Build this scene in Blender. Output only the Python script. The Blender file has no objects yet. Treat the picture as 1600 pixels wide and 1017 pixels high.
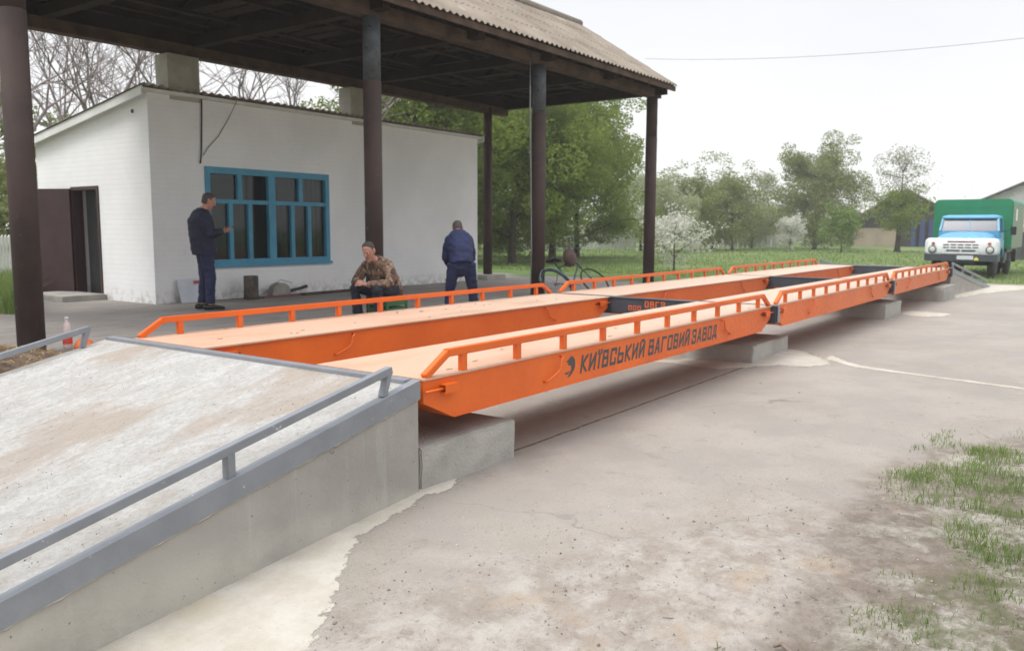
import bpy, bmesh, math, random
from math import sin, cos, pi, radians, sqrt, atan2
from mathutils import Vector, Matrix, noise as mnoise

S = bpy.context.scene
COL = S.collection
R = random.Random(11)

# ------------------------------------------------------------------ helpers
class MB:
    """Collects geometry for ONE mesh object."""
    def __init__(self):
        self.v = []; self.f = []; self.m = []; self.sm = []
    def add(self, vs, fs, mi=0, smooth=False):
        b = len(self.v)
        self.v += [tuple(p) for p in vs]
        for f in fs:
            self.f.append(tuple(b + i for i in f)); self.m.append(mi); self.sm.append(smooth)
        return self
    def box(self, x0, x1, y0, y1, z0, z1, mi=0):
        vs = [(x0,y0,z0),(x1,y0,z0),(x1,y1,z0),(x0,y1,z0),(x0,y0,z1),(x1,y0,z1),(x1,y1,z1),(x0,y1,z1)]
        return self.add(vs, [(0,3,2,1),(4,5,6,7),(0,1,5,4),(1,2,6,5),(2,3,7,6),(3,0,4,7)], mi)
    def bar(self, p, q, w, h, up=(0,0,1), mi=0):
        """rectangular bar from p to q, w across, h along up"""
        p = Vector(p); q = Vector(q); d = (q - p).normalized(); up = Vector(up)
        s = d.cross(up)
        if s.length < 1e-5: s = d.cross(Vector((1,0,0)))
        s.normalize(); u = s.cross(d).normalized()
        vs = []
        for c in (p, q):
            for a, b in ((-1,-1),(1,-1),(1,1),(-1,1)):
                vs.append(c + s*(a*w/2) + u*(b*h/2))
        return self.add(vs, [(0,1,2,3),(7,6,5,4),(0,4,5,1),(1,5,6,2),(2,6,7,3),(3,7,4,0)], mi)
    def tube(self, pts, rad, n=8, ref=None, mi=0, smooth=True, cap=True, rnd=False):
        """tube through pts; rad: number or per-point number / (a, b)"""
        P = [Vector(p) for p in pts]; k = len(P)
        if not isinstance(rad, (list, tuple)): rad = [rad]*k
        rr = [(r, r) if not isinstance(r, (list, tuple)) else r for r in rad]
        T = []
        for i in range(k):
            a = P[max(i-1, 0)]; b = P[min(i+1, k-1)]
            d = b - a
            T.append(d.normalized() if d.length > 1e-9 else Vector((0,0,1)))
        if rnd:
            a0 = max(rr[0]); a1 = max(rr[-1]); NP = []; NR = []; NT = []
            for s_ in (0.2, 0.65):
                NP.append(P[0] - T[0]*a0*sqrt(1-s_*s_)*0.75); NR.append((rr[0][0]*s_, rr[0][1]*s_)); NT.append(T[0])
            NP += P; NR += rr; NT += T
            for s_ in (0.65, 0.2):
                NP.append(P[-1] + T[-1]*a1*sqrt(1-s_*s_)*0.75); NR.append((rr[-1][0]*s_, rr[-1][1]*s_)); NT.append(T[-1])
            P, rr, T = NP, NR, NT; k = len(P)
        r0 = Vector(ref) if ref is not None else (Vector((0,0,1)) if abs(T[0].z) < .9 else Vector((1,0,0)))
        vs = []; prev = None
        for i in range(k):
            b = r0 if (prev is None or ref is not None) else prev
            s = b - T[i]*b.dot(T[i])
            if s.length < 1e-4: s = T[i].orthogonal()
            s.normalize(); u = T[i].cross(s); prev = s
            for j in range(n):
                t = 2*pi*j/n
                vs.append(P[i] + s*(rr[i][0]*cos(t)) + u*(rr[i][1]*sin(t)))
        fs = []
        for i in range(k-1):
            for j in range(n):
                fs.append((i*n+j, i*n+(j+1)%n, (i+1)*n+(j+1)%n, (i+1)*n+j))
        self.add(vs, fs, mi, smooth)
        if cap:
            b = len(self.v) - len(vs)
            self.f.append(tuple(b+j for j in reversed(range(n)))); self.m.append(mi); self.sm.append(False)
            self.f.append(tuple(b+(k-1)*n+j for j in range(n))); self.m.append(mi); self.sm.append(False)
        return self
    def prism(self, prof, axis, a, b, mi=0, smooth=False):
        """polygon prof extruded along axis from a to b; prof 2D in the other two axes"""
        def P(p, c):
            return {'x': (c, p[0], p[1]), 'y': (p[0], c, p[1]), 'z': (p[0], p[1], c)}[axis]
        n = len(prof)
        vs = [P(p, a) for p in prof] + [P(p, b) for p in prof]
        fs = [tuple(range(n)), tuple(reversed(range(n, 2*n)))]
        fs += [(i, i+n, (i+1) % n + n, (i+1) % n) for i in range(n)]
        return self.add(vs, fs, mi, smooth)
    def loft(self, rings, mi=0, smooth=True, cap=True):
        n = len(rings[0]); vs = [p for r in rings for p in r]; fs = []
        for i in range(len(rings)-1):
            for j in range(n):
                fs.append((i*n+j, i*n+(j+1)%n, (i+1)*n+(j+1)%n, (i+1)*n+j))
        if cap: fs += [tuple(reversed(range(n))), tuple((len(rings)-1)*n+j for j in range(n))]
        return self.add(vs, fs, mi, smooth)
    def ball(self, c, r, n=12, m=8, mi=0):
        rx, ry, rz = r if isinstance(r, (tuple, list)) else (r, r, r)
        rings = []
        for i in range(1, m):
            t = pi*i/m
            rings.append([(c[0]+rx*sin(t)*cos(2*pi*j/n), c[1]+ry*sin(t)*sin(2*pi*j/n), c[2]-rz*cos(t)) for j in range(n)])
        return self.loft(rings, mi)
    def build(self, name, mats, parent=None, bevel=0, fixn=True):
        me = bpy.data.meshes.new(name)
        me.from_pydata(self.v, [], self.f)
        for m in (mats if isinstance(mats, (list, tuple)) else [mats]): me.materials.append(m)
        me.polygons.foreach_set('material_index', self.m)
        me.polygons.foreach_set('use_smooth', self.sm)
        if fixn:
            bm = bmesh.new(); bm.from_mesh(me); bmesh.ops.recalc_face_normals(bm, faces=bm.faces)
            if bevel:
                es = [e for e in bm.edges if len(e.link_faces) == 2 and e.calc_face_angle(0) > 0.6]
                bmesh.ops.bevel(bm, geom=es, offset=bevel, segments=2, affect='EDGES', clamp_overlap=True)
            bm.to_mesh(me); bm.free()
        me.update()
        o = bpy.data.objects.new(name, me); COL.objects.link(o)
        if parent is not None: o.parent = parent
        return o

def tag(o, label, cat, group=None, kind=None):
    o['label'] = label; o['category'] = cat
    if group: o['group'] = group
    if kind: o['kind'] = kind
    return o
def thing(name, label, cat, loc=(0,0,0), rz=0, group=None):
    o = bpy.data.objects.new(name, None); COL.objects.link(o)
    o.location = loc; o.rotation_euler = (0,0,rz); o.empty_display_size = .2
    return tag(o, label, cat, group)
def struct(o):
    o['kind'] = 'structure'; return o
def stuff(o, label, cat):
    o['kind'] = 'stuff'; o['label'] = label; o['category'] = cat; return o
def copy_tree(o, parent=None):
    c = o.copy(); COL.objects.link(c)
    if parent is not None: c.parent = parent
    for ch in list(o.children): copy_tree(ch, c)
    return c

# ------------------------------------------------------------------ materials
class NG:
    def __init__(self, name):
        self.mat = bpy.data.materials.new(name); self.mat.use_nodes = True
        self.nt = self.mat.node_tree; self.nt.nodes.clear()
        self.out = self.nt.nodes.new('ShaderNodeOutputMaterial')
        self.p = self.nt.nodes.new('ShaderNodeBsdfPrincipled')
        self.nt.links.new(self.p.outputs[0], self.out.inputs[0])
        self.geo = None
    def new(self, t): return self.nt.nodes.new(t)
    def put(self, sock, val):
        if isinstance(val, (int, float)): sock.default_value = val
        elif isinstance(val, (tuple, list)):
            sock.default_value = tuple(val) + ((1,) if len(val) == 3 and sock.type == 'RGBA' else ())
        else: self.nt.links.new(val, sock)
    def pos(self):
        if not self.geo: self.geo = self.new('ShaderNodeNewGeometry')
        return self.geo.outputs['Position']
    def obj(self):
        return self.new('ShaderNodeTexCoord').outputs['Object']
    def xyz(self, v=None):
        s = self.new('ShaderNodeSeparateXYZ'); self.put(s.inputs[0], v or self.pos()); return s.outputs
    def scale(self, v, s):
        m = self.new('ShaderNodeMapping'); self.put(m.inputs['Vector'], v); m.inputs['Scale'].default_value = s
        return m.outputs[0]
    def noise(self, sc, det=4, rough=.55, v=None, dist=0):
        n = self.new('ShaderNodeTexNoise'); self.put(n.inputs['Vector'], v if v is not None else self.pos())
        n.inputs['Scale'].default_value = sc; n.inputs['Detail'].default_value = det
        n.inputs['Roughness'].default_value = rough; n.inputs['Distortion'].default_value = dist
        return n.outputs['Fac']
    def vor(self, sc, v=None, feat='F1', out='Distance'):
        n = self.new('ShaderNodeTexVoronoi'); n.feature = feat
        self.put(n.inputs['Vector'], v if v is not None else self.pos()); n.inputs['Scale'].default_value = sc
        return n.outputs[out]
    def ramp(self, fac, a, b, lo=0., hi=1.):
        n = self.new('ShaderNodeMapRange'); n.interpolation_type = 'SMOOTHSTEP'; self.put(n.inputs[0], fac)
        n.inputs[1].default_value = a; n.inputs[2].default_value = b
        n.inputs[3].default_value = lo; n.inputs[4].default_value = hi
        return n.outputs[0]
    def mix(self, fac, a, b, mode='MIX'):
        n = self.new('ShaderNodeMix'); n.data_type = 'RGBA'; n.blend_type = mode
        self.put(n.inputs[0], fac); self.put(n.inputs[6], a); self.put(n.inputs[7], b)
        return n.outputs[2]
    def math(self, op, a, b=0.):
        n = self.new('ShaderNodeMath'); n.operation = op; self.put(n.inputs[0], a); self.put(n.inputs[1], b)
        return n.outputs[0]
    def bump(self, h, strength=.3, dist=.01):
        n = self.new('ShaderNodeBump'); self.put(n.inputs['Height'], h)
        n.inputs['Strength'].default_value = strength; n.inputs['Distance'].default_value = dist
        self.nt.links.new(n.outputs[0], self.p.inputs['Normal']); return self
    def set(self, **k):
        for a, b in k.items():
            self.put(self.p.inputs[{'color': 'Base Color', 'rough': 'Roughness', 'metal': 'Metallic', 'spec': 'Specular IOR Level',
                                    'coat': 'Coat Weight', 'alpha': 'Alpha', 'trans': 'Transmission Weight'}[a]], b)
        return self

def M(name, c1, c2=None, sc=3, rough=.7, bump=0, bsc=40, spec=.4, metal=0, det=5, speck=None):
    """plain procedural material: two tones mixed by noise, fine bump, optional dark specks"""
    g = NG(name)
    c2 = c2 or tuple(x*.8 for x in c1)
    n = g.noise(sc, det, .6)
    col = g.mix(g.ramp(n, .3, .7), c2, c1)
    if speck:
        col = g.mix(g.ramp(g.noise(speck[0], 3, .6), speck[1], speck[1]+.06), col, speck[2])
    g.set(color=col, rough=rough, spec=spec, metal=metal)
    if bump: g.bump(g.noise(bsc, 4, .6), bump, .02)
    return g.mat

MAT = {}
def build_mats():
    m = MAT
    # orange paint, sides
    g = NG('orange_paint')
    n = g.noise(1.3, 5, .6); n2 = g.noise(22, 4, .6)
    c = g.mix(g.ramp(n, .3, .75), (.64,.104,.006), (.76,.14,.010))
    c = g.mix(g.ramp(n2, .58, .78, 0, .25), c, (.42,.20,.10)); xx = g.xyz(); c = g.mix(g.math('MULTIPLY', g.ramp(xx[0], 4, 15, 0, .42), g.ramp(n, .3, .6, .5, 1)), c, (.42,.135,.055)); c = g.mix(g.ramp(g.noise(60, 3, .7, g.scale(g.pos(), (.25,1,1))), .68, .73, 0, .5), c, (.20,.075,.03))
    g.set(color=c, rough=g.ramp(n2, .3, .8, .36, .62), spec=.42); g.bump(g.noise(9, 2, .4), .06, .01)
    m['orange'] = g.mat
    # deck plate: orange paint under a pale dusty film and painted sky sheen, glossy enough to mirror the white sky
    g = NG('dusty_orange_deck')
    st = g.scale(g.pos(), (1., 3.5, 1.))
    d = g.ramp(g.noise(1.1, 7, .62, st), .25, .62); f = g.noise(55, 3, .7)
    x = g.xyz()[0]
    dust_sheen = g.math('MULTIPLY', g.ramp(x, -.5, 6.5, .72, .93), g.math('ADD', g.math('MULTIPLY', d, .16), .88))  # along x: grazing sky sheen put into the colour; noise: dustiness
    c = g.mix(dust_sheen, (.62,.20,.055), (.53,.40,.30))
    c = g.mix(g.ramp(g.noise(9, 8, .75, st), .53, .68, 0, .7), c, (.40,.275,.20))
    c = g.mix(g.ramp(f, .70, .74, 0, .6), c, (.20,.12,.08))
    g.set(color=c, rough=g.ramp(d, 0, 1, .38, .62), spec=.5); g.bump(f, .15, .004)
    m['deck'] = g.mat
    m['grey_steel'] = M('grey_painted_steel', (.225,.236,.255), (.19,.20,.218), 6, .45, .12, 60, .5, speck=(30,.68,(.42,.42,.42)))
    m['dark_steel'] = M('dark_grey_steel', (.055,.066,.08), (.04,.048,.06), 4, .45, .1, 50)
    m['letter'] = M('dark_grey_lettering', (.05,.055,.06), (.075,.07,.07), 30, .6)
    m['orange_letter'] = M('orange_lettering', (.74,.14,.02), (.6,.1,.015), 20, .6)
    # concrete of the ramps
    g = NG('ramp_concrete_top')
    st = g.scale(g.pos(), (1., 1.6, 1.))
    a = g.noise(1.0, 8, .66, g.scale(g.pos(), (.7, 1.9, 1.)), .3); b = g.noise(3.5, 10, .74, st); f = g.noise(85, 5, .8)
    c = g.mix(g.ramp(b, .35, .65), (.57,.548,.51), (.72,.708,.68)); c = g.mix(g.ramp(g.noise(34, 9, .82), .38, .58, .42, 0), c, (.36,.335,.30))
    c = g.mix(g.ramp(a, .48, .64, 0, .7), c, (.47,.375,.295))
    c = g.mix(g.ramp(g.noise(26, 5, .75, g.scale(g.pos(), (.6,1.6,1.))), .60, .67, 0, .75), c, (.22,.195,.17))
    c = g.mix(g.ramp(f, .60, .68, 0, .65), c, (.19,.178,.16))
    g.set(color=c, rough=.88, spec=.3); g.bump(g.math('ADD', g.math('MULTIPLY', f, .8), g.noise(24, 8, .75)), 1., .022)
    m['ramp_top'] = g.mat
    g = NG('ramp_concrete_side')
    a = g.noise(1.6, 5, .6); b = g.noise(7, 6, .65); stv = g.noise(5, 4, .6, g.scale(g.pos(), (1.6, 1.6, .14)))
    c = g.mix(g.ramp(a, .3, .7), (.295,.276,.248), (.36,.34,.31))
    c = g.mix(g.ramp(b, .45, .75, 0, .5), c, (.34,.33,.305))
    c = g.mix(g.ramp(stv, .56, .7, 0, .6), c, (.39,.38,.355))
    zz = g.xyz()[2]
    c = g.mix(g.math('MULTIPLY', g.ramp(zz, .0, .16, .6, 0), g.ramp(a, .3, .6)), c, (.47,.44,.38))
    c = g.mix(g.ramp(g.noise(45, 2, .5), .72, .75, 0, .8), c, (.15,.14,.13))
    g.set(color=c, rough=.9, spec=.25); g.bump(g.math('ADD', g.noise(50, 4, .7), g.noise(7, 3, .5)), .35, .012)
    m['ramp_side'] = g.mat
    m['mortar'] = M('pale_mortar', (.50,.468,.41), (.39,.362,.31), 3.5, .92, .5, 40, .2, det=8, speck=(32,.67,(.34,.31,.27)))
    g = NG('mortar_skin')
    n = g.noise(3.5, 8, .65); f = g.noise(30, 6, .75)
    c = g.mix(g.ramp(n, .3, .7), (.40,.365,.30), (.50,.47,.42)); c = g.mix(g.ramp(g.noise(1.6, 4, .6), .5, .66, 0, .6), c, (.44,.385,.285))
    c = g.mix(g.ramp(f, .58, .70, 0, .5), c, (.33,.30,.26)); c = g.mix(g.ramp(g.noise(75, 3, .7), .66, .70, 0, .6), c, (.2,.18,.16))
    at = g.new('ShaderNodeAttribute'); at.attribute_name = 'edge'
    e = g.math('ADD', at.outputs['Fac'], g.math('MULTIPLY', g.math('SUBTRACT', g.noise(26, 7, .75), .5), .9))
    g.set(color=c, rough=.92, spec=.2, alpha=g.ramp(e, .38, .60)); g.bump(g.math('ADD', f, g.noise(9, 4, .6)), .5, .012)
    m['mortar_skin'] = g.mat
    m['block'] = M('block_concrete', (.40,.38,.345), (.31,.295,.268), 3, .9, .5, 45, .25, det=8, speck=(40,.68,(.24,.23,.21)))
    m['cable'] = M('dark_cable', (.03,.028,.028), None, 5, .6)
    m['brown_pipe'] = M('rust_brown_pipe', (.058,.035,.030), (.038,.025,.022), 2.2, .75, .25, 30, .35, det=7, speck=(9,.66,(.13,.06,.04)))
    m['grey_pipe'] = M('old_grey_pipe', (.085,.095,.11), (.045,.05,.058), 5, .6, .3, 25, .35, speck=(12,.62,(.02,.02,.022)))
    m['dark_wood'] = M('dark_roof_timber', (.026,.014,.011), (.015,.008,.006), 2, .85, .4, 25, .2)
    m['old_wood'] = M('weathered_timber', (.10,.066,.048), (.05,.033,.024), 3, .85, .4, 25, .2)
    g = NG('grey_roof_slate')
    a = g.noise(.9, 6, .6); b = g.noise(6, 6, .7)
    c = g.mix(g.ramp(a, .3, .7), (.215,.18,.145), (.315,.27,.225))
    c = g.mix(g.ramp(b, .52, .72, 0, .75), c, (.17,.135,.095))
    c = g.mix(g.ramp(g.noise(3, 5, .6), .58, .72, 0, .7), c, (.40,.36,.31))
    g.set(color=c, rough=.92, spec=.2); g.bump(g.noise(40, 4, .7), .3, .01)
    m['slate'] = g.mat
    # white painted brick
    g = NG('white_painted_brick')
    bt = g.new('ShaderNodeTexBrick')
    xx = g.xyz(); cb = g.new('ShaderNodeCombineXYZ')
    g.put(cb.inputs[0], g.math('ADD', xx[0], xx[1])); g.put(cb.inputs[1], xx[2])
    g.put(bt.inputs['Vector'], cb.outputs[0])
    bt.inputs['Scale'].default_value = 1.; bt.inputs['Brick Width'].default_value = .26; bt.inputs['Row Height'].default_value = .082
    bt.inputs['Mortar Size'].default_value = .009; bt.inputs['Mortar Smooth'].default_value = .6
    a = g.noise(.8, 5, .6); b = g.noise(9, 5, .65)
    c = g.mix(g.ramp(a, .3, .7), (.76,.755,.75), (.84,.835,.83))
    c = g.mix(g.ramp(bt.outputs['Fac'], .2, 1, 0, .07), c, (.42,.41,.40))
    zz = xx[2]
    c = g.mix(g.math('MULTIPLY', g.ramp(zz, .32, .60, .5, 0), g.ramp(b, .42, .62)), c, (.30,.275,.24))
    c = g.mix(g.ramp(b, .62, .75, 0, .35), c, (.55,.53,.50))
    g.set(color=c, rough=.85, spec=.25)
    g.bump(g.math('SUBTRACT', g.math('MULTIPLY', b, .6), bt.outputs['Fac']), .22, .012)
    m['white_brick'] = g.mat
    m['white_trim'] = M('white_trim', (.70,.70,.68), (.6,.6,.57), 3, .7, .2, 30)
    m['pier'] = M('beige_brick_pier', (.43,.40,.345), (.34,.315,.27), 3, .85, .4, 20)
    m['blue_frame'] = M('blue_window_paint', (.07,.30,.44), (.055,.245,.38), 4, .5, .15, 30)
    g = NG('window_glass'); g.set(color=(.014,.022,.026), rough=.04, spec=.9); m['glass'] = g.mat
    m['curtain'] = M('grey_curtain', (.30,.315,.30), (.20,.215,.21), 8, .9)
    m['door_brown'] = M('brown_door_paint', (.052,.022,.024), (.038,.017,.019), 3, .55, .2, 30)
    m['room'] = M('inner_plaster', (.36,.37,.38), (.28,.29,.30), 2, .9)
    m['house_floor'] = M('bare_floor', (.12,.11,.10), None, 3, .9)  # dark bare floor inside the house

    # --- ground
    g = NG('meadow_ground')
    a = g.noise(.13, 6, .6); b = g.noise(1.4, 7, .65); f = g.noise(14, 6, .75)
    c = g.mix(g.ramp(b, .3, .7), (.095,.14,.04), (.145,.20,.065))
    c = g.mix(g.ramp(a, .50, .66, 0, .55), c, (.25,.255,.13))
    c = g.mix(g.ramp(f, .55, .75, 0, .5), c, (.05,.08,.025))
    g.set(color=c, rough=.95, spec=.15); g.bump(f, .8, .06)
    m['meadow'] = g.mat
    g = NG('yard_concrete')
    p = g.xyz(); x, y = p[0], p[1]
    big = g.noise(.55, 7, .62); mid = g.noise(2.3, 8, .66); fin = g.noise(36, 6, .75); vf = g.noise(150, 3, .7)
    c = g.mix(g.ramp(big, .33, .67), (.258,.228,.192), (.318,.287,.248))
    c = g.mix(g.ramp(mid, .36, .66, 0, .55), c, (.335,.302,.266))
    c = g.mix(g.ramp(g.noise(5.5, 8, .7), .56, .70, 0, .55), c, (.195,.162,.134))
    c = g.mix(g.ramp(fin, .55, .68, 0, .55), c, (.165,.144,.122)); c = g.mix(g.ramp(vf, .56, .68, 0, .6), c, (.44,.41,.37)); c = g.mix(g.ramp(g.noise(95, 3, .7), .60, .70, 0, .55), c, (.13,.112,.095))
    ck = g.new('ShaderNodeTexVoronoi'); ck.feature = 'DISTANCE_TO_EDGE'; ck.inputs['Scale'].default_value = .33
    dv_ = g.new('ShaderNodeVectorMath'); dv_.operation = 'MULTIPLY_ADD'; nn_ = g.new('ShaderNodeTexNoise'); nn_.inputs['Scale'].default_value = 1.7; nn_.inputs['Detail'].default_value = 8; g.put(nn_.inputs['Vector'], g.pos()); g.put(dv_.inputs[0], nn_.outputs['Color']); dv_.inputs[1].default_value = (1.1,1.1,0); g.put(dv_.inputs[2], g.pos()); g.put(ck.inputs['Vector'], dv_.outputs[0])
    crack = g.math('MULTIPLY', g.ramp(ck.outputs['Distance'], .0, .005, 1, 0), g.ramp(g.noise(.4, 3, .5), .54, .62))
    c = g.mix(g.math('MULTIPLY', crack, .5), c, (.12,.10,.085))
    c = g.mix(g.ramp(g.noise(.9, 5, .6, g.scale(g.pos(), (1.,1.2,1.))), .47, .60, 0, .5), c, (.258,.236,.215))
    # broken, sandy zone in the near corner:   s = how far towards camera and verge
    s = g.math('ADD', g.math('MULTIPLY', x, -.55), g.math('MULTIPLY', y, -.95))
    s = g.math('ADD', s, g.math('MULTIPLY', g.math('SUBTRACT', mid, .5), 1.6))
    sandm = g.ramp(s, .75, 1.7)
    sand = g.mix(g.ramp(g.noise(5, 9, .72), .36, .66), (.32,.272,.228), (.47,.435,.39))
    sand = g.mix(g.ramp(g.noise(1.7, 5, .6), .54, .64, 0, .65), sand, (.41,.325,.24))
    sand = g.mix(g.ramp(g.noise(17, 8, .78), .52, .70, 0, .62), sand, (.17,.14,.115))
    c = g.mix(sandm, c, sand)
    # earth and turf at the verge, y < -2.2
    e = g.math('ADD', g.math('MULTIPLY', y, -1.), g.math('MULTIPLY', g.math('SUBTRACT', g.noise(1.2, 6, .65), .5), 1.3))
    e2 = g.math('SUBTRACT', e, g.ramp(x, 2.6, 5.5, 0, 2.2))
    soil = g.mix(g.ramp(g.noise(9, 7, .7), .4, .62), (.15,.118,.092), (.25,.21,.172))
    c = g.mix(g.math('MULTIPLY', g.ramp(e2, 1.95, 2.35), .85), c, soil)
    sc2 = g.mix(g.ramp(fin, .4, .6), (.31,.275,.235), (.41,.375,.33))
    c = g.mix(g.math('MULTIPLY', g.ramp(e2, 2.2, 2.6), g.ramp(g.noise(2.4, 6, .65), .47, .56)), c, sc2)
    c = g.mix(g.math('MULTIPLY', g.ramp(e2, 2.25, 2.8), g.ramp(g.noise(6, 8, .72), .40, .60, .0, .75)), c, (.105,.112,.05))
    g.set(color=c, rough=g.ramp(sandm, 0, 1, .72, .95), spec=.3)
    hgt = g.math('ADD', g.math('MULTIPLY', fin, g.ramp(sandm, 0, 1, .35, 1.3)), g.math('ADD', g.math('MULTIPLY', vf, .25), g.math('MULTIPLY', g.noise(8, 6, .7), g.ramp(sandm, 0, 1, .4, 2.6))))
    g.bump(hgt, .75, .02)
    m['yard'] = g.mat
    g = NG('old_asphalt')
    a = g.noise(.7, 6, .6); st = g.noise(3, 6, .65, g.scale(g.pos(), (.5, 2.2, 1.)))
    c = g.mix(g.ramp(a, .3, .7), (.22,.198,.18), (.28,.255,.23))
    c = g.mix(g.ramp(st, .48, .68, 0, .6), c, (.135,.12,.11))
    xx = g.xyz()
    gr = g.math('ADD', g.math('ADD', xx[0], g.math('MULTIPLY', g.noise(.6, 6, .65), 6)), 0.)
    c = g.mix(g.ramp(gr, 17.2, 18.0), c, (.085,.13,.035))
    g.set(color=c, rough=.9, spec=.25); g.bump(g.noise(40, 5, .7), .45, .015)
    m['asphalt'] = g.mat
    m['dirt'] = M('brown_dirt', (.17,.125,.09), (.085,.062,.046), 7, .95, .9, 22, .15, det=8, speck=(18,.6,(.33,.26,.15)))
    m['straw'] = M('dry_straw', (.40,.28,.13), (.22,.15,.08), 9, .9)
    m['twig'] = M('dead_twig', (.24,.18,.14), (.13,.10,.08), 12, .9)
    m['pebble'] = M('grey_pebble', (.24,.215,.19), (.15,.135,.12), 9, .9)
    g = NG('mixed_grit')
    a = g.noise(70, 2, .5); c = g.mix(g.ramp(a, .38, .52), (.10,.085,.07), (.30,.27,.235)); c = g.mix(g.ramp(a, .54, .62), c, (.52,.49,.45)); g.set(color=c, rough=.95, spec=.15); m['grit'] = g.mat
    # --- vegetation
    def leaf(name, c1, c2, c3, tr=.25):
        g = NG(name)
        a = g.noise(.55, 4, .6); b = g.noise(3.3, 3, .7)
        c = g.mix(g.ramp(a, .32, .68), c1, c2); c = g.mix(g.ramp(b, .45, .75, 0, .7), c, c3)
        g.set(color=c, rough=.65, spec=.25)
        t = g.new('ShaderNodeBsdfTranslucent'); g.put(t.inputs[0], c)
        mx = g.new('ShaderNodeMixShader'); mx.inputs[0].default_value = tr
        g.nt.links.new(g.p.outputs[0], mx.inputs[1]); g.nt.links.new(t.outputs[0], mx.inputs[2]); g.nt.links.new(mx.outputs[0], g.out.inputs[0])
        m[name] = g.mat
    leaf('leaf_green', (.15,.205,.034), (.215,.28,.055), (.29,.34,.09), .48)
    leaf('leaf_mid', (.185,.22,.07), (.24,.275,.10), (.31,.335,.15), .45)
    leaf('leaf_pale', (.30,.335,.18), (.37,.40,.24), (.46,.48,.33), .45)  # far foliage; blown-out paleness of the distance is put into the colour
    leaf('leaf_fresh', (.13,.20,.045), (.18,.26,.06), (.22,.30,.09), .4)
    leaf('blossom_white', (.60,.59,.53), (.70,.69,.63), (.34,.38,.24), .4)
    leaf('leaf_greyish', (.30,.30,.22), (.35,.35,.27), (.42,.41,.34), .45)
    leaf('grass_blade', (.13,.20,.045), (.18,.26,.07), (.28,.31,.12), .4)
    m['bark'] = M('tree_bark', (.085,.068,.055), (.045,.036,.03), 6, .95, .6, 12, .15)
    m['bare_bark'] = M('bare_branch_bark', (.26,.215,.205), (.19,.155,.15), 6, .95)
    # --- people
    m['skin'] = M('skin', (.48,.25,.175), (.40,.19,.135), 14, .55)
    m['hair'] = M('short_grey_brown_hair', (.075,.06,.05), (.04,.032,.027), 60, .7, .4, 120)
    m['navy'] = M('navy_jacket_cloth', (.011,.015,.040), (.007,.009,.024), 7, .75, .25, 14)
    m['navy2'] = M('blue_jacket_cloth', (.013,.022,.085), (.009,.014,.055), 7, .75, .25, 14)
    m['jeans'] = M('dark_blue_trousers', (.014,.021,.068), (.009,.013,.042), 8, .8, .25, 16)
    m['dark_cloth'] = M('dark_trousers', (.014,.016,.032), (.009,.010,.02), 8, .8, .25, 16)
    m['shoe'] = M('black_shoe', (.012,.011,.011), None, 8, .5)
    g = NG('brown_camouflage')
    a = g.noise(9, 3, .55, g.obj(), .6); b = g.noise(13, 3, .55, g.scale(g.obj(), (1,1.3,.8)), .8)
    c = g.mix(g.ramp(a, .47, .53), (.20,.125,.085), (.095,.055,.04)); c = g.mix(g.ramp(b, .55, .60), c, (.30,.215,.155))
    c = g.mix(g.ramp(g.noise(16, 2, .5, g.obj()), .62, .66), c, (.045,.035,.028))
    g.set(color=c, rough=.85, spec=.2); g.bump(g.noise(12, 3, .5, g.obj()), .3, .02)
    m['camo'] = g.mat
    m['eye'] = M('eye_white', (.7,.68,.65), None, 5, .3); m['lip'] = M('lip', (.36,.13,.10), None, 5, .6)
    m['black'] = M('black_plastic', (.015,.015,.016), None, 5, .4)
    # --- truck
    m['truck_blue'] = M('truck_blue_paint', (.095,.345,.54), (.075,.28,.46), 3, .35, .04, 20, .5)
    m['truck_white'] = M('truck_white_paint', (.72,.73,.74), (.62,.63,.64), 4, .38, .04, 20, .5)
    m['truck_green'] = M('green_van_paint', (.012,.215,.10), (.010,.17,.08), 1.2, .5, .1, 12, .4, det=6)
    m['truck_side'] = M('faded_green_van_side', (.16,.30,.21), (.30,.25,.19), 1.6, .6, .1, 12, .4, det=6)
    m['rubber'] = M('tyre_rubber', (.022,.021,.020), (.05,.045,.04), 8, .85, .3, 40)
    m['chrome'] = M('lamp_glass', (.55,.56,.57), None, 5, .15, 0, 40, .6)
    m['amber'] = M('amber_lens', (.42,.11,.03), None, 5, .25)
    m['red_strip'] = M('dull_red_strip', (.22,.07,.06), None, 5, .4)
    m['yellow'] = M('yellow_sticker', (.75,.62,.12), None, 5, .5)
    g = NG('truck_windscreen'); g.set(color=(.10,.11,.14), rough=.10, spec=.6); m['windscreen'] = g.mat
    # --- small things
    m['log'] = M('grey_log_bark', (.14,.115,.095), (.06,.05,.042), 9, .95, .9, 30, .15); m['log_end'] = M('log_end', (.22,.185,.15), (.14,.12,.1), 12, .9)
    m['board_white'] = M('white_board', (.60,.63,.68), (.52,.55,.60), 4, .6); m['red_print'] = M('red_print', (.45,.07,.06), None, 5, .7)
    m['pale_stone'] = M('pale_stone', (.34,.33,.295), (.25,.24,.21), 5, .9, .5, 30)
    m['bottle_clear'] = M('clear_pinkish_plastic', (.55,.45,.44), None, 5, .25); m['label_red'] = M('red_label', (.55,.05,.03), None, 5, .5)
    m['orange_rag'] = M('orange_cloth', (.75,.19,.05), None, 9, .8, .4, 30)
    m['bag_brown'] = M('brown_bag_cloth', (.13,.085,.07), (.08,.05,.045), 8, .85, .4, 30)
    m['bike_frame'] = M('worn_bicycle_paint', (.05,.08,.09), (.03,.04,.045), 8, .5)
    m['bike_blue'] = M('pale_blue_mudguard', (.20,.33,.36), None, 8, .5)
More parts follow.
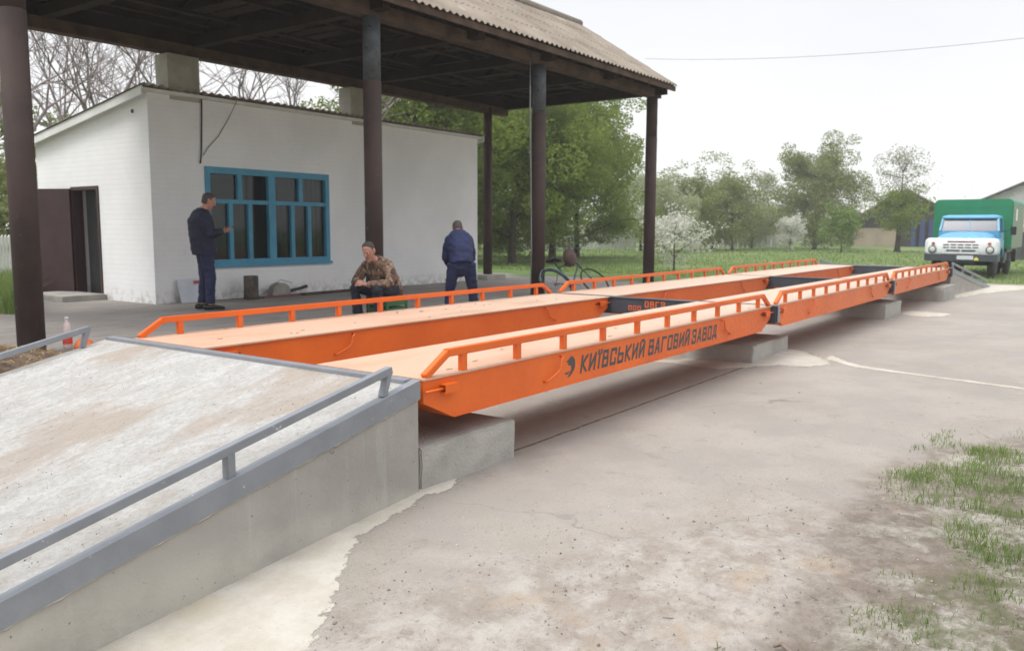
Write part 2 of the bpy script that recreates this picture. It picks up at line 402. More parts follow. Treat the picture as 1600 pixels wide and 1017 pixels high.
    m['steel'] = M('dull_steel', (.30,.30,.31), None, 8, .4, 0, 40, .5, .6)
    m['crate_green'] = M('green_plastic_crate', (.05,.16,.06), None, 6, .5)
    m['fence_white'] = M('old_white_fence', (.60,.59,.56), (.48,.47,.44), 3, .85); m['fence_grey'] = M('grey_board_fence', (.10,.10,.105), (.07,.07,.072), 2, .85)
    m['barn_dark'] = M('dark_barn_wood', (.045,.038,.036), (.03,.026,.025), 2, .9); m['barn_roof'] = M('brown_barn_roof', (.165,.10,.072), (.11,.07,.055), 1, .9)
    m['tan_wall'] = M('tan_wall', (.36,.29,.215), (.28,.225,.17), 1, .9); m['post_blue'] = M('blue_posts', (.03,.055,.17), None, 2, .7)
    m['house_grey'] = M('pale_grey_render', (.44,.44,.44), (.38,.38,.385), 1, .9); m['house_roof'] = M('grey_house_roof', (.13,.125,.125), None, 1, .9)
    m['brick_tan'] = M('brown_brick', (.30,.215,.165), (.24,.17,.13), 2, .9)
build_mats()

# ------------------------------------------------------------------ camera
CAM = Vector((-3.5717, -3.2002, 1.53)); YAW = .6229; PITCH = .1139; ROLL = -.0042; FPX = 1319.7
FW = Vector((cos(YAW)*cos(PITCH), sin(YAW)*cos(PITCH), -sin(PITCH)))
RT0 = Vector((sin(YAW), -cos(YAW), 0)); DN0 = FW.cross(RT0)
RT = RT0*cos(ROLL) + DN0*sin(ROLL); DN = DN0*cos(ROLL) - RT0*sin(ROLL)
cd = bpy.data.cameras.new('camera'); cam = bpy.data.objects.new('camera', cd); COL.objects.link(cam)
cd.sensor_fit = 'HORIZONTAL'; cd.sensor_width = 36; cd.lens = 36*FPX/1600; cd.dof.use_dof = True; cd.dof.focus_distance = 3.6; cd.dof.aperture_fstop = 4.6; cd.clip_start = .05; cd.clip_end = 3000
m3 = Matrix((RT, -DN, -FW)).transposed()
cam.matrix_world = Matrix.Translation(CAM) @ m3.to_4x4()
S.camera = cam
FH = Vector((cos(YAW), sin(YAW), 0))
def far(u, depth):
    """plan position at a bearing (u, in units of the photo's width) and a forward distance in metres"""
    t = (u-800)/FPX
    p = CAM + (FH + RT0*t)*depth
    return p.x, p.y

# ------------------------------------------------------------------ light
w = bpy.data.worlds.new('World'); S.world = w; w.use_nodes = True
nt = w.node_tree; nt.nodes.clear()
out = nt.nodes.new('ShaderNodeOutputWorld'); bg = nt.nodes.new('ShaderNodeBackground')
sky = nt.nodes.new('ShaderNodeTexSky'); sky.sky_type = 'NISHITA'; sky.sun_disc = False
SUN_EL, SUN_AZ = 60, 160      # azimuth: direction the light comes from, degrees from +X towards +Y
sky.sun_elevation = radians(SUN_EL); sky.sun_rotation = radians(90-SUN_AZ); sky.air_density = 1.; sky.dust_density = 4; sky.ozone_density = 1
hs = nt.nodes.new('ShaderNodeHueSaturation'); hs.inputs['Saturation'].default_value = .15; nt.links.new(sky.outputs[0], hs.inputs['Color'])
tc = nt.nodes.new('ShaderNodeTexCoord'); mp = nt.nodes.new('ShaderNodeMapping'); mp.inputs['Scale'].default_value = (1,1,2.6)
nt.links.new(tc.outputs['Generated'], mp.inputs[0])
nz = nt.nodes.new('ShaderNodeTexNoise'); nz.inputs['Scale'].default_value = 2.2; nz.inputs['Detail'].default_value = 5; nt.links.new(mp.outputs[0], nz.inputs['Vector'])
sx = nt.nodes.new('ShaderNodeSeparateXYZ'); nt.links.new(tc.outputs['Generated'], sx.inputs[0])
mr = nt.nodes.new('ShaderNodeMapRange'); mr.interpolation_type = 'SMOOTHSTEP'; nt.links.new(sx.outputs[2], mr.inputs[0]); mr.inputs[1].default_value = .0; mr.inputs[2].default_value = .32
ad = nt.nodes.new('ShaderNodeMath'); ad.operation = 'MULTIPLY_ADD'; nt.links.new(nz.outputs['Fac'], ad.inputs[0]); ad.inputs[1].default_value = .9; 
ad.inputs[2].default_value = -.45
ad2 = nt.nodes.new('ShaderNodeMath'); ad2.operation = 'ADD'; ad2.use_clamp = True; nt.links.new(ad.outputs[0], ad2.inputs[0]); nt.links.new(mr.outputs[0], ad2.inputs[1])
cl = nt.nodes.new('ShaderNodeMix'); cl.data_type = 'RGBA'; nt.links.new(ad2.outputs[0], cl.inputs[0])
cl.inputs[6].default_value = (8.6,8.6,8.65,1); cl.inputs[7].default_value = (6.7,6.85,7.25,1)   # overcast cloud layer
zr = nt.nodes.new('ShaderNodeMapRange'); zr.interpolation_type = 'SMOOTHSTEP'; nt.links.new(sx.outputs[2], zr.inputs[0]); zr.inputs[1].default_value = .30; zr.inputs[2].default_value = .85; zr.inputs[3].default_value = 1; zr.inputs[4].default_value = 2.3
zm = nt.nodes.new('ShaderNodeVectorMath'); zm.operation = 'SCALE'; nt.links.new(cl.outputs[2], zm.inputs[0]); nt.links.new(zr.outputs[0], zm.inputs['Scale'])   # an overcast sky is brightest overhead
mx = nt.nodes.new('ShaderNodeMix'); mx.data_type = 'RGBA'; mx.inputs[0].default_value = .88
nt.links.new(hs.outputs[0], mx.inputs[6]); nt.links.new(zm.outputs[0], mx.inputs[7])
nt.links.new(mx.outputs[2], bg.inputs['Color']); bg.inputs['Strength'].default_value = .1
nt.links.new(bg.outputs[0], out.inputs[0])
sd = bpy.data.lights.new('sun', 'SUN'); sd.energy = 1.5; sd.angle = radians(25); sd.color = (1,.965,.92)
so = bpy.data.objects.new('sun', sd); COL.objects.link(so)
dv = Vector((cos(radians(SUN_AZ))*cos(radians(SUN_EL)), sin(radians(SUN_AZ))*cos(radians(SUN_EL)), sin(radians(SUN_EL))))
so.rotation_euler = (-dv).to_track_quat('-Z', 'Y').to_euler(); so.location = (-10,-10,30)
S.view_settings.view_transform = 'Standard'; S.view_settings.look = 'None'; S.view_settings.exposure = .50; S.view_settings.gamma = 1
S.cycles.max_bounces = 6; S.cycles.use_denoising = True
# ------------------------------------------------------------------ ground
def ss(a, b, x):
    t = max(0., min(1., (x-a)/(b-a))); return t*t*(3-2*t)
def GZ(x, y):
    """height of the ground: yard level 0, raised apron beside the house, gentle fall towards the meadow"""
    z = .30*ss(3.2, 3.55, y)*(1-ss(15.5, 24, x)) - .14*ss(23, 28.5, x) + .084*max(-7, min(0, x))*(1-ss(2.5, 3.2, y))
    return z
def frange(a, b, s):
    n = int(round((b-a)/s)); return [a+(b-a)*i/n for i in range(n+1)]
GX = [-500,-200,-80,-40,-20] + frange(-12, 34, .5) + [38,44,52,62,75,95,130,180,260,400,700,1200]
GYS = [-700,-300,-120,-60,-30,-20] + frange(-14, 3, .5) + frange(3.1, 3.7, .05) + frange(4, 20, .5) + [24,30,38,48,62,80,110,160,260,450,800]
def sheet(name, xa, xb, ya, yb, dz, mat):
    xs = [x for x in GX if xa-1e-6 <= x <= xb+1e-6]; ys = [y for y in GYS if ya-1e-6 <= y <= yb+1e-6]
    mb = MB(); ny = len(ys)
    vs = [(x, y, GZ(x, y)+dz) for x in xs for y in ys]
    fs = [(i*ny+j, (i+1)*ny+j, (i+1)*ny+j+1, i*ny+j+1) for i in range(len(xs)-1) for j in range(ny-1)]
    mb.add(vs, fs, 0, True)
    return struct(mb.build(name, mat, fixn=False))
sheet('ground', -500, 1200, -700, 800, 0, MAT['meadow'])
sheet('yard', -12, 25.5, -14, 3.0, .004, MAT['yard'])
sheet('apron', -12, 18.5, 3.0, 14, .004, MAT['asphalt'])

def blob(cx, cy, rx, ry, n, seed, rot=0, jag=.22):
    r = random.Random(seed); ph = [r.uniform(0, 6.28) for _ in range(6)]; pts = []
    for i in range(n):
        t = 2*pi*i/n
        k = 1 + jag*(.5*sin(2*t+ph[0]) + .35*sin(3*t+ph[1]) + .25*sin(5*t+ph[2]) + .18*sin(9*t+ph[3]) + .14*sin(17*t+ph[4])) + r.uniform(-.03,.03)
        a, b = rx*k*cos(t), ry*k*sin(t)
        pts.append((cx + a*cos(rot)-b*sin(rot), cy + a*sin(rot)+b*cos(rot)))
    return pts
def mound(name, pts, h, mat, z0=.008, rings=5, edge=.0):
    """low patch with a domed top over an irregular outline"""
    n = len(pts); cx = sum(p[0] for p in pts)/n; cy = sum(p[1] for p in pts)/n; mb = MB(); rs = []
    for k in range(rings):
        f = 1 - k/rings
        hh = edge + h*(1-f*f) if k else 0
        rs.append([(cx+(p[0]-cx)*f, cy+(p[1]-cy)*f, z0 + hh + (h*.25*mnoise.noise((p[0]*3, p[1]*3, k*.7)) if k else 0)) for p in pts])
    mb.loft(rs, 0, True, False)
    b = len(mb.v); mb.add([(cx, cy, z0+edge+h)], [], 0)
    for i in range(n):
        mb.f.append(((rings-1)*n+i, (rings-1)*n+(i+1) % n, b)); mb.m.append(0); mb.sm.append(True)
    return mb.build(name, mat)
def crv(pts): return pts

H0, W0, L0, GAP, X0, WI = .669, 3.016, 5.948, .169, .019, .91
TOP = H0 - .012
# loose, trodden relief of the sandy corner (same surface as the yard, real bumps)
def relief(name, xa, xb, ya, yb, res):
    nx, ny = int((xb-xa)/res)+1, int((yb-ya)/res)+1; mb = MB(); vs = []
    for i in range(nx):
        for j in range(ny):
            x, y = xa+i*res, ya+j*res
            e = -x*.55 - y*.95 + .5*mnoise.noise((x*1.5, y*1.5, 2)); k = ss(.9, 2.0, e)*ss(0, .35, min(x-xa, xb-x, y-ya, yb-y))
            h = mnoise.noise((x*5, y*5, 1))*.010 + abs(mnoise.noise((x*11, y*11, 3)))*.018 + mnoise.noise((x*26, y*26, 5))*.006 + mnoise.noise((x*55, y*55, 8))*.003
            vs.append((x, y, GZ(x, y) + .0015 + k*(.008 + h)))
    mb.add(vs, [(i*ny+j, (i+1)*ny+j, (i+1)*ny+j+1, i*ny+j+1) for i in range(nx-1) for j in range(ny-1)], 0, True)
    return struct(mb.build(name, MAT['yard'], fixn=False))
relief('rough_ground', -2.4, 3.6, -4.4, -.45, .022)
# mortar spilled along the near ramp and round the foundation blocks
apron_pts = [(.34,.0),(.16,-.07),(-.12,-.075),(-.41,-.10),(-.60,-.12),(-.76,-.19),(-.90,-.31),(-1.07,-.44),(-1.27,-.56),(-1.46,-.72),(-1.7,-.95),(-2.1,-1.2),(-2.6,-1.3),(-3.2,-1.0),(-3.2,.14),(-1,.14),(.1,.14),(.34,.06)]
def rough(pts, n, amp, seed):
    out = []
    r = random.Random(seed)
    for i in range(len(pts)):
        a, b = Vector(pts[i]), Vector(pts[(i+1) % len(pts)])
        k = max(1, int((b-a).length/n)); d = (b-a)
        nn = Vector((-d.y, d.x)).normalized() if d.length > 0 else Vector((0,0))
        for j in range(k):
            p = a + d*(j/k); out.append(tuple(p + nn*amp*(mnoise.noise((p.x*9, p.y*9, seed)) + .6*mnoise.noise((p.x*27, p.y*27, seed)))))
    return out
def sdist(p, poly):
    """distance inside (+) or outside (-) a polygon"""
    best = 1e9; ins = False; n = len(poly); x, y = p
    for i in range(n):
        ax, ay = poly[i]; bx, by = poly[(i+1) % n]; dx, dy = bx-ax, by-ay
        t = max(0, min(1, ((x-ax)*dx+(y-ay)*dy)/(dx*dx+dy*dy+1e-12))); best = min(best, (x-ax-dx*t)**2+(y-ay-dy*t)**2)
        if (ay > y) != (by > y) and x < dx*(y-ay)/dy+ax: ins = not ins
    return sqrt(best)*(1 if ins else -1)
def patch(name, poly, h, mat, res=.03, soft=.10, amp=.10, seed=1):
    """a thin skin of mortar that runs out raggedly into the yard surface"""
    xa = min(p[0] for p in poly)-.15; xb = max(p[0] for p in poly)+.15; ya = min(p[1] for p in poly)-.15; yb = max(p[1] for p in poly)+.15
    nx, ny = int((xb-xa)/res)+1, int((yb-ya)/res)+1; mb = MB(); keep = {}; zs = {}; ds = {}
    for i in range(nx):
        for j in range(ny):
            x, y = xa+i*res, ya+j*res
            d = sdist((x, y), poly) + amp*(mnoise.noise((x*4, y*4, seed)) + .6*mnoise.noise((x*13, y*13, seed)) + .35*mnoise.noise((x*37, y*37, seed)))
            ds[i, j] = d; zs[i, j] = .0055 + h*ss(-.1*soft, soft*1.6, d) + .0012*mnoise.noise((x*18, y*18, 5)); keep[i, j] = d > -soft
            keep[i, j] = keep[i, j] and (x, y)
    idx = {}; fd = []
    for k, v in keep.items():
        if v: idx[k] = len(mb.v); mb.v.append((v[0], v[1], zs[k]+GZ(*v))); fd.append(ds[k])
    for i in range(nx-1):
        for j in range(ny-1):
            q = [(i,j),(i+1,j),(i+1,j+1),(i,j+1)]
            if all(k in idx for k in q): mb.f.append(tuple(idx[k] for k in q)); mb.m.append(0); mb.sm.append(True)
    o = mb.build(name, mat, fixn=False); a = o.data.attributes.new('edge', 'FLOAT', 'POINT'); a.data.foreach_set('value', [max(0., min(1., .5+q/(2*soft))) for q in fd])
    return o
struct(patch('mortar_apron', apron_pts, .010, MAT['mortar_skin'], .02, .06, .07, 3))
struct(patch('mortar_apron', [(5.75,.10),(5.85,-.20),(6.0,-.42),(6.25,-.62),(6.6,-.50),(6.9,-.30),(7.15,-.05),(7.3,.25),(7.0,.5),(6,.5)], .03, MAT['mortar_skin'], .03, .25, .08, 5))
struct(patch('mortar_apron', blob(13.4, -.33, .60, .36, 24, 6, .1), .03, MAT['mortar_skin'], .04, .25, .08, 6))
struct(patch('mortar_apron', [(18.0,-.2),(18.6,-.35),(19.8,-.5),(21.2,-.85),(22.2,-1.2),(23.4,-1.35),(24.2,-.9),(23.6,-.25),(22.6,.1),(18,.1)], .012, MAT['mortar_skin'], .06, .15, .2, 8))
struct(patch('mortar_apron', [(5.2,.30),(5.75,-.05),(6.2,-.10),(5.9,.12),(5.7,.9),(5.3,1.2)], .008, MAT['mortar_skin'], .03, .06, .06, 9))
joint = [(7.0,-.42),(6.45,-.85),(6.22,-1.5),(6.05,-2.2),(5.85,-3.0),(5.6,-4.2),(5.52,-4.2),(5.77,-3.0),(5.96,-2.2),(6.12,-1.5),(6.28,-.85),(6.7,-.42)]
struct(patch('mortar_joint', joint, .004, MAT['mortar_skin'], .025, .03, .035, 12))
mbj = MB(); pj = [(.95,.10),(2,.13),(3,.12),(4,.145),(5,.13),(5.75,.14)]
mbj.loft([[(x, y+d+.008*mnoise.noise((x*5,0,2)), zz) for d, zz in ((-.012,.0042),(-.004,.006),(.004,.006),(.012,.0042))] for x, y in [(.95+i*.06, .115+.0003*i+.005*mnoise.noise((i*.35,1,1))) for i in range(81)]], 0, False, False)
struct(mbj.build('yard_joint', MAT['dirt'], fixn=False))

# ------------------------------------------------------------------ ramps
def ramp_z(d): return H0 + .002 - .215*d          # d = distance down the ramp
SL = .215; LR = 4.7
def make_ramp(loc, rz, label, y0, y1, length, slope, detail=True):
    t = thing('concrete_ramp', label, 'ramp', loc, rz, 'concrete ramps at both ends of the weighbridge')
    # local: x = 0 at the high end, ramp runs to x = -length; y from y0 to y1
    z = lambda x: H0 + slope*x
    lo = -.6 if detail else .004
    mb = MB(); n = 40; m = 12
    top = []
    for i in range(n+1):
        x = -length*i/n
        for j in range(m+1):
            y = y0+.012 + (y1-y0-.018)*j/m
            top.append((x, y, max(lo, z(x)) - .006 + (.006*mnoise.noise((x*2.3, y*2.3, 1)) if 0 < i < n and 0 < j < m else 0)))
    fs = [(i*(m+1)+j, i*(m+1)+j+1, (i+1)*(m+1)+j+1, (i+1)*(m+1)+j) for i in range(n) for j in range(m)]
    mb.add(top, fs, 0, True)
    mb.build('slab', MAT['ramp_top'], t)
    sb = MB()
    xe = -length if detail else -min(length, (H0-.02)/slope)
    prof = [(0, lo-.02), (0, H0-.02), (xe, max(lo, z(xe)-.02)), (xe, lo-.02)]
    sb.prism(prof, 'y', y0+.014, y1-.014)
    sb.build('core', MAT['ramp_side'], t, bevel=.006 if detail else 0)
    for ys, sgn in ((y0, 1), (y1, -1)):
        e = MB(); wdt = .062; dep = .105
        # steel angle along the edge: top leg and outer leg
        xs = [0, xe]
        a = [(0, ys, z(0)), (0, ys+sgn*wdt, z(0)), (0, ys+sgn*wdt, z(0)-.008), (0, ys+sgn*.008, z(0)-.008), (0, ys+sgn*.008, z(0)-dep), (0, ys, z(0)-dep)]
        xm_ = xe*.5 if detail else -max(0, min(-xe-.02, (H0-dep-.015)/slope))
        b = [(xm_, p[1], p[2]+slope*xm_) for p in a]; c_ = [(xe, p[1], max(lo+.008 if p[2] > H0-.05 else lo, p[2]+slope*xe)) for p in a]
        if ys == y1 and detail: continue_angle = False
        else: continue_angle = True
        e.loft([a, b, c_], 0, False); 
        if continue_angle: e.build('edge_angle', MAT['grey_steel'], t)
        # ragged mortar line under the angle
        k = MB(); nn = 260; ra = []
        for i in range(nn+1):
            x = xe*i/nn; zz = z(x)-dep
            w_ = max(.002, .010 + .013*mnoise.noise((x*9, ys, 4)) + .012*mnoise.noise((x*31, ys, 9)))
            ra.append([(x, ys+sgn*.013, max(lo, zz-w_)), (x, ys+sgn*.002, max(lo+.001, zz-w_*.4)), (x, ys+sgn*.004, max(lo+.002, zz+.002)), (x, ys+sgn*.013, max(lo+.003, zz+.002))])
        k.loft(ra, 0, True)
        if continue_angle: k.build('mortar_bead', MAT['mortar'], t)
        # guard rail
        r = MB(); q = .046; hgt = .128; yc = ys + sgn*.040
        xa, xb = -.205, xe + .25
        r.bar((xa, yc, z(xa)+hgt), (xb, yc, z(xb)+hgt), q, .04)
        r.bar((xa-.018, yc, z(xa)+hgt-.012), (xa-.062, yc, z(xa-.06)-.004), .042, .036, (1,0,0))
        rail = r.build('guard_rail', MAT['grey_steel'], t, bevel=.003)
        x = -1.26
        while x > xb:
            p = MB(); p.box(x-.022, x+.022, yc-.022, yc+.022, z(x)-.006, z(x)+hgt-.016); p.build('post', MAT['grey_steel'], rail, bevel=.003)
            x -= 1.05
    nz_ = MB(); nz_.box(-.07, .004, y0+.064, y1-.02, H0-.09, H0+.0015); nz_.build('nosing', MAT['grey_steel'], t)
    return t
rmp = make_ramp((-.012, 0, 0), 0, 'large pale concrete ramp in the foreground with a grey steel edge and low grey rail', 0, 3.27, LR, SL)
make_ramp((18.69, 3.04, 0), pi-radians(4.5), 'small far concrete ramp sloping down in front of the blue and white truck', -.12, 3.07, 4.75, .148, False)

# ------------------------------------------------------------------ foundation blocks
def fblock(x0, x1, y0, y1, h, label):
    mb = MB(); mb.box(x0, x1, y0, y1, -.02, h)
    o = mb.build('foundation_block', MAT['block'])
    bm = bmesh.new(); bm.from_mesh(o.data)
    bmesh.ops.subdivide_edges(bm, edges=bm.edges, cuts=14, use_grid_fill=True)
    for v in bm.verts:
        k = .010
        v.co += Vector((mnoise.noise((v.co.y*6, v.co.z*9, v.co.x)), mnoise.noise((v.co.x*6, v.co.z*9, 3)), .8*mnoise.noise((v.co.x*5, v.co.y*5, 7))))*k
    es = [e for e in bm.edges if len(e.link_faces) == 2 and e.calc_face_angle(0) > .9]
    bmesh.ops.bevel(bm, geom=es, offset=.009, segments=2, affect='EDGES', clamp_overlap=True)
    for f in bm.faces: f.smooth = False
    bm.to_mesh(o.data); bm.free()
    return tag(o, label, 'concrete block', 'foundation blocks under the orange weighbridge')
fblock(.01, .955, .02, 3.0, .262, 'pale concrete block under the near end of the scale, touching the foreground ramp')
fblock(5.78, 7.03, .13, 3.0, .208, 'pale concrete block under the first dark joint, second from the foreground ramp')
fblock(11.95, 13.25, .03, 3.0, .25, 'pale concrete block under the second dark joint, with a white mortar patch beside it')
fblock(16.6, 18.1, -.16, 3.0, .31, 'pale concrete block at the far end, touching the small far ramp')

# ------------------------------------------------------------------ weighbridge decks
STROKES = {
 'К': [((0,0),(0,1)), ((.06,.48),(.5,1)), ((.06,.52),(.5,0))],
 'И': [((0,0),(0,1)), ((.5,0),(.5,1)), ((.0,.08),(.5,.92))],
 'Ї': [((.1,0),(.1,.86)), ((-.04,.98),(-.04,1.12)), ((.24,.98),(.24,1.12))],
 'Й': [((0,0),(0,1)), ((.5,0),(.5,1)), ((0,.08),(.5,.92)), ((.13,1.15),(.37,1.15))],
 'В': [((0,0),(0,1)), ((0,1),(.42,1)), ((0,.53),(.44,.53)), ((0,0),(.44,0)), ((.44,.56),(.44,.97)), ((.5,.03),(.5,.5))],
 'С': [((0,.05),(0,.95)), ((.04,1),(.46,1)), ((.04,0),(.46,0)), ((.5,.72),(.5,.95)), ((.5,.05),(.5,.28))],
 'Ь': [((0,0),(0,1)), ((0,.55),(.44,.55)), ((0,0),(.44,0)), ((.5,.04),(.5,.51))],
 'А': [((0,0),(.22,1)), ((.5,0),(.28,1)), ((.22,1),(.28,1)), ((.1,.28),(.4,.28))],
 'Г': [((0,0),(0,1)), ((0,1),(.46,1))],
 'О': [((0,.05),(0,.95)), ((.5,.05),(.5,.95)), ((.04,1),(.46,1)), ((.04,0),(.46,0))],
 'З': [((.04,1),(.46,1)), ((.5,.56),(.5,.95)), ((.15,.52),(.46,.52)), ((.5,.05),(.5,.48)), ((.04,0),(.46,0)), ((0,.75),(0,.95)), ((0,.05),(0,.25))],
 'Д': [((.12,.16),(.16,1)), ((.16,1),(.44,1)), ((.44,.16),(.44,1)), ((-.02,.12),(.58,.12)), ((-.02,-.1),(-.02,.12)), ((.58,-.1),(.58,.12))],
 '8': [((0,.05),(0,.95)), ((.5,.05),(.5,.95)), ((.04,1),(.46,1)), ((.04,0),(.46,0)), ((.04,.5),(.46,.5))],
}
def write(mb, text, org, ux, uz, un, h, width, adv, th=.22, slant=.22):
    """flat raised letters; ux, uz: directions along the line and up, un: outward"""
    org, ux, uz, un = map(Vector, (org, ux, uz, un)); x = 0; k = 0
    for ch in text:
        if ch == ' ': x += adv*.55; continue
        a_ = adv*(.62 if ch == 'Ї' else 1)
        for (a, b) in STROKES[ch]:
            k += 1
            A = Vector((x + a[0]*width/.5 + slant*a[1]*h, a[1]*h)); B = Vector((x + b[0]*width/.5 + slant*b[1]*h, b[1]*h))
            d = (B-A).normalized(); n = Vector((-d.y, d.x))*th*h/2; e = d*th*h*.5
            q = [A-e-n, B+e-n, B+e+n, A-e+n]; lift = .0012 + .00012*(k % 7)
            mb.add([org + ux*p.x + uz*p.y + un*lift for p in q], [(0,1,2,3)])
        x += a_
    return x
LOGO_HEAD = [(.62,.98),(.80,.93),(.93,.80),(.99,.62),(.97,.46),(.88,.30),(.72,.16),(.55,.06),(.36,0),(.30,.03),(.46,.16),(.60,.30),(.66,.42),(.58,.54),(.40,.58),(.28,.62),(.40,.66),(.30,.72),(.18,.74),(.36,.84)]
LOGO_TAIL = [(.02,.20),(.22,.16),(.40,.20),(.52,.30),(.36,.27),(.16,.26)]
def make_deck(lettered=False):
    t = thing('weighbridge_deck', '', 'weighbridge deck')
    W, L, H = WI, L0, H0; G = 'orange weighbridge decks in two rows'
    t['group'] = G
    pl = MB()
    nx_ = 30
    pl.box(0, L, 0, W, TOP, H); pl.build('deck_plate', MAT['deck'], t)
    b = MB()
    prof = [(.006, TOP), (.006, .525), (.265, .405), (L-.265, .405), (L-.006, .525), (L-.006, TOP)]
    b.prism(prof, 'y', .010, W-.022)
    b.box(.27, L-.27, .004, .06, .400, .406); b.box(.27, L-.27, W-.09, W-.012, .400, .406)
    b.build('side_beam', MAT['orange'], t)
    # handles: bent round bars welded on both faces
    for ys, s in ((.010, -1), (W-.022, 1)):
        for xs, d in ((1.42, 1), (L-1.42, -1)):
            hb = MB(); y2 = ys + s*.028
            hb.tube([(xs-d*.16, ys, .472), (xs-d*.15, y2, .474), (xs-d*.02, y2, .52), (xs+d*.018, y2, .545), (xs+d*.025, y2, .60), (xs+d*.05, y2, .625), (xs+d*.05, ys, .628)], .0075, 8, mi=0)
            hb.build('handle', MAT['orange'], t)
        # brackets with a tie rod at each end
        for xs, d in ((.15, 1), (L-.15, -1)):
            k = MB(); y2 = ys + s*.050; xa, xb = sorted((xs, xs+d*.125))
            ya, yb = sorted((ys-s*.004, y2))
            k.box(xa, xb, ya, yb, .612, .620)
            k.box(xa, xb, min(y2, y2-s*.006), max(y2, y2-s*.006), .572, .6115)
            k.box(xa, xb, ya, yb-.0 if s < 0 else yb, .564, .5715)
            br = k.build('bracket', MAT['orange'], t)
            rd = MB(); ym = ys + s*.026
            rd.tube([(xs+d*.04, ym, .594), (xs-d*.155, ym, .594)], .0085, 8); rd.build('tie_rod', MAT['orange'], br)
            bt = MB(); bt.tube([(xs+d*.16, ys+s*.001, .594), (xs+d*.16, ys+s*.014, .594)], .011, 6); bt.build('bolt', MAT['dark_steel'], br)
    # guard rail on the outer edge: square tube with sloping ends
    r = MB(); q = .046; yc = .026; zt = H + .148 - q/2
    xa, xb = .235, L-.235
    r.bar((xa-.008, yc, zt), (xb+.008, yc, zt), q, q)
    for xs, xe in ((.030, xa), (L-.030, xb)):
        r.bar((xs, yc, H+.004), (xe, yc, zt), q-.002, q-.004)
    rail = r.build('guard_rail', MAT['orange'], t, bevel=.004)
    n = 10
    for i in range(n):
        x = .385 + (L-.77)*i/(n-1)
        p = MB(); p.box(x-.023, x+.023, yc-.018, yc+.018, H+.0005, zt-q/2+.002); p.build('post', MAT['orange'], rail)
    if lettered:
        lt = MB(); ux, uz, un = (1,0,0), (0,0,1), (0,-1,0)
        x0 = 1.76; hh = .112; zb = .474
        wd = .072; ad_ = .1235
        x0 += write(lt, 'КИЇВСЬКИЙ', (x0, .010, zb), ux, uz, un, hh, wd, ad_) + .05
        x0 += write(lt, 'ВАГОВИЙ', (x0, .010, zb), ux, uz, un, hh, wd, ad_) + .03
        write(lt, 'ЗАВОД', (x0, .010, zb), ux, uz, un, hh, wd, ad_)
        lt.build('lettering', MAT['letter'], t, fixn=False)
        lg = MB()
        for pts, dy in ((LOGO_HEAD, 0), (LOGO_TAIL, .0003)):
            lg.add([(1.525+p[0]*.155, .0086-dy, .455+p[1]*.158) for p in pts], [tuple(range(len(pts)))])
        lgo = lg.build('emblem', MAT['letter'], t, fixn=False)
        bm = bmesh.new(); bm.from_mesh(lgo.data); bmesh.ops.triangulate(bm, faces=bm.faces); bm.to_mesh(lgo.data); bm.free()
    return t
plain = make_deck(); let = make_deck(True)
let.location = (X0, 0, 0)
let['label'] = 'orange weighbridge deck with dark lettering along its side, nearest the foreground ramp'
row = ['orange weighbridge deck in the middle of the row on the open yard side, without lettering',
       'last orange weighbridge deck on the yard side, ending at the far ramp']
for i in (1, 2):
    o = plain if i == 1 else copy_tree(plain)
    o.location = (X0 + i*(L0+GAP), 0, 0); o['label'] = row[i-1]
lrow = ['orange weighbridge deck nearest the white house, in front of the seated man in camouflage',
        'orange weighbridge deck in the middle of the row beside the meadow, beyond the bicycle',
        'orange weighbridge deck at the far end of the row beside the meadow']
for i in range(3):
    o = copy_tree(plain)
    # mirrored row: turned half round so that its rail is on the house side
    o.rotation_euler = (0, 0, pi); o.location = (X0 + i*(L0+GAP) + L0, W0, 0); o['label'] = lrow[i]

def cross_beam(x0, x1, label, text=False):
    t = thing('cross_beam', label, 'steel beam', ((x0+x1)/2, W0/2, 0), 0, 'dark steel beams joining the decks')
    b = MB(); hx = (x1-x0)/2; hy = W0/2+.05
    b.box(-hx, hx, -hy, hy, .655, .666)                       # top flange
    b.box(-hx+.012, -hx+.024, -hy+.004, hy-.004, .478, .6545); b.box(hx-.024, hx-.012, -hy+.004, hy-.004, .478, .6545)
    b.box(-hx, hx, -hy, hy, .466, .4775)
    b.build('web', MAT['dark_steel'], t)
    for s in (-1, 1):
        p = MB(); p.box(-.028, .028, min(s*hy, s*(hy+.012)), max(s*hy, s*(hy+.012)), .474, .672); p.build('end_plate', MAT['grey_steel'], t)
    if text:
        lt = MB(); xf = -hx + .012
        write(lt, 'ОВІЗ'.replace('І', 'Г'), (xf, .10, .560), (0,-1,0), (0,0,1), (-1,0,0), .070, .040, .074, .2, 0)
        write(lt, 'ООО', (xf, .33, .515), (0,-1,0), (0,0,1), (-1,0,0), .050, .036, .064, .22, 0)
        lt.build('lettering', MAT['orange_letter'], t, fixn=False)
    return t
J = [X0 + L0, X0 + 2*L0 + GAP, X0 + 3*L0 + 2*GAP]
cross_beam(J[0]+.012, J[0]+GAP-.012, 'dark grey cross beam with orange lettering at the first joint between the decks', True)
cross_beam(J[1]+.012, J[1]+GAP-.012, 'plain dark grey cross beam at the middle joint between the decks')
cross_beam(J[2]+.012, J[2]+.24, 'plain dark cross beam at the far end of the scale beside the far ramp')
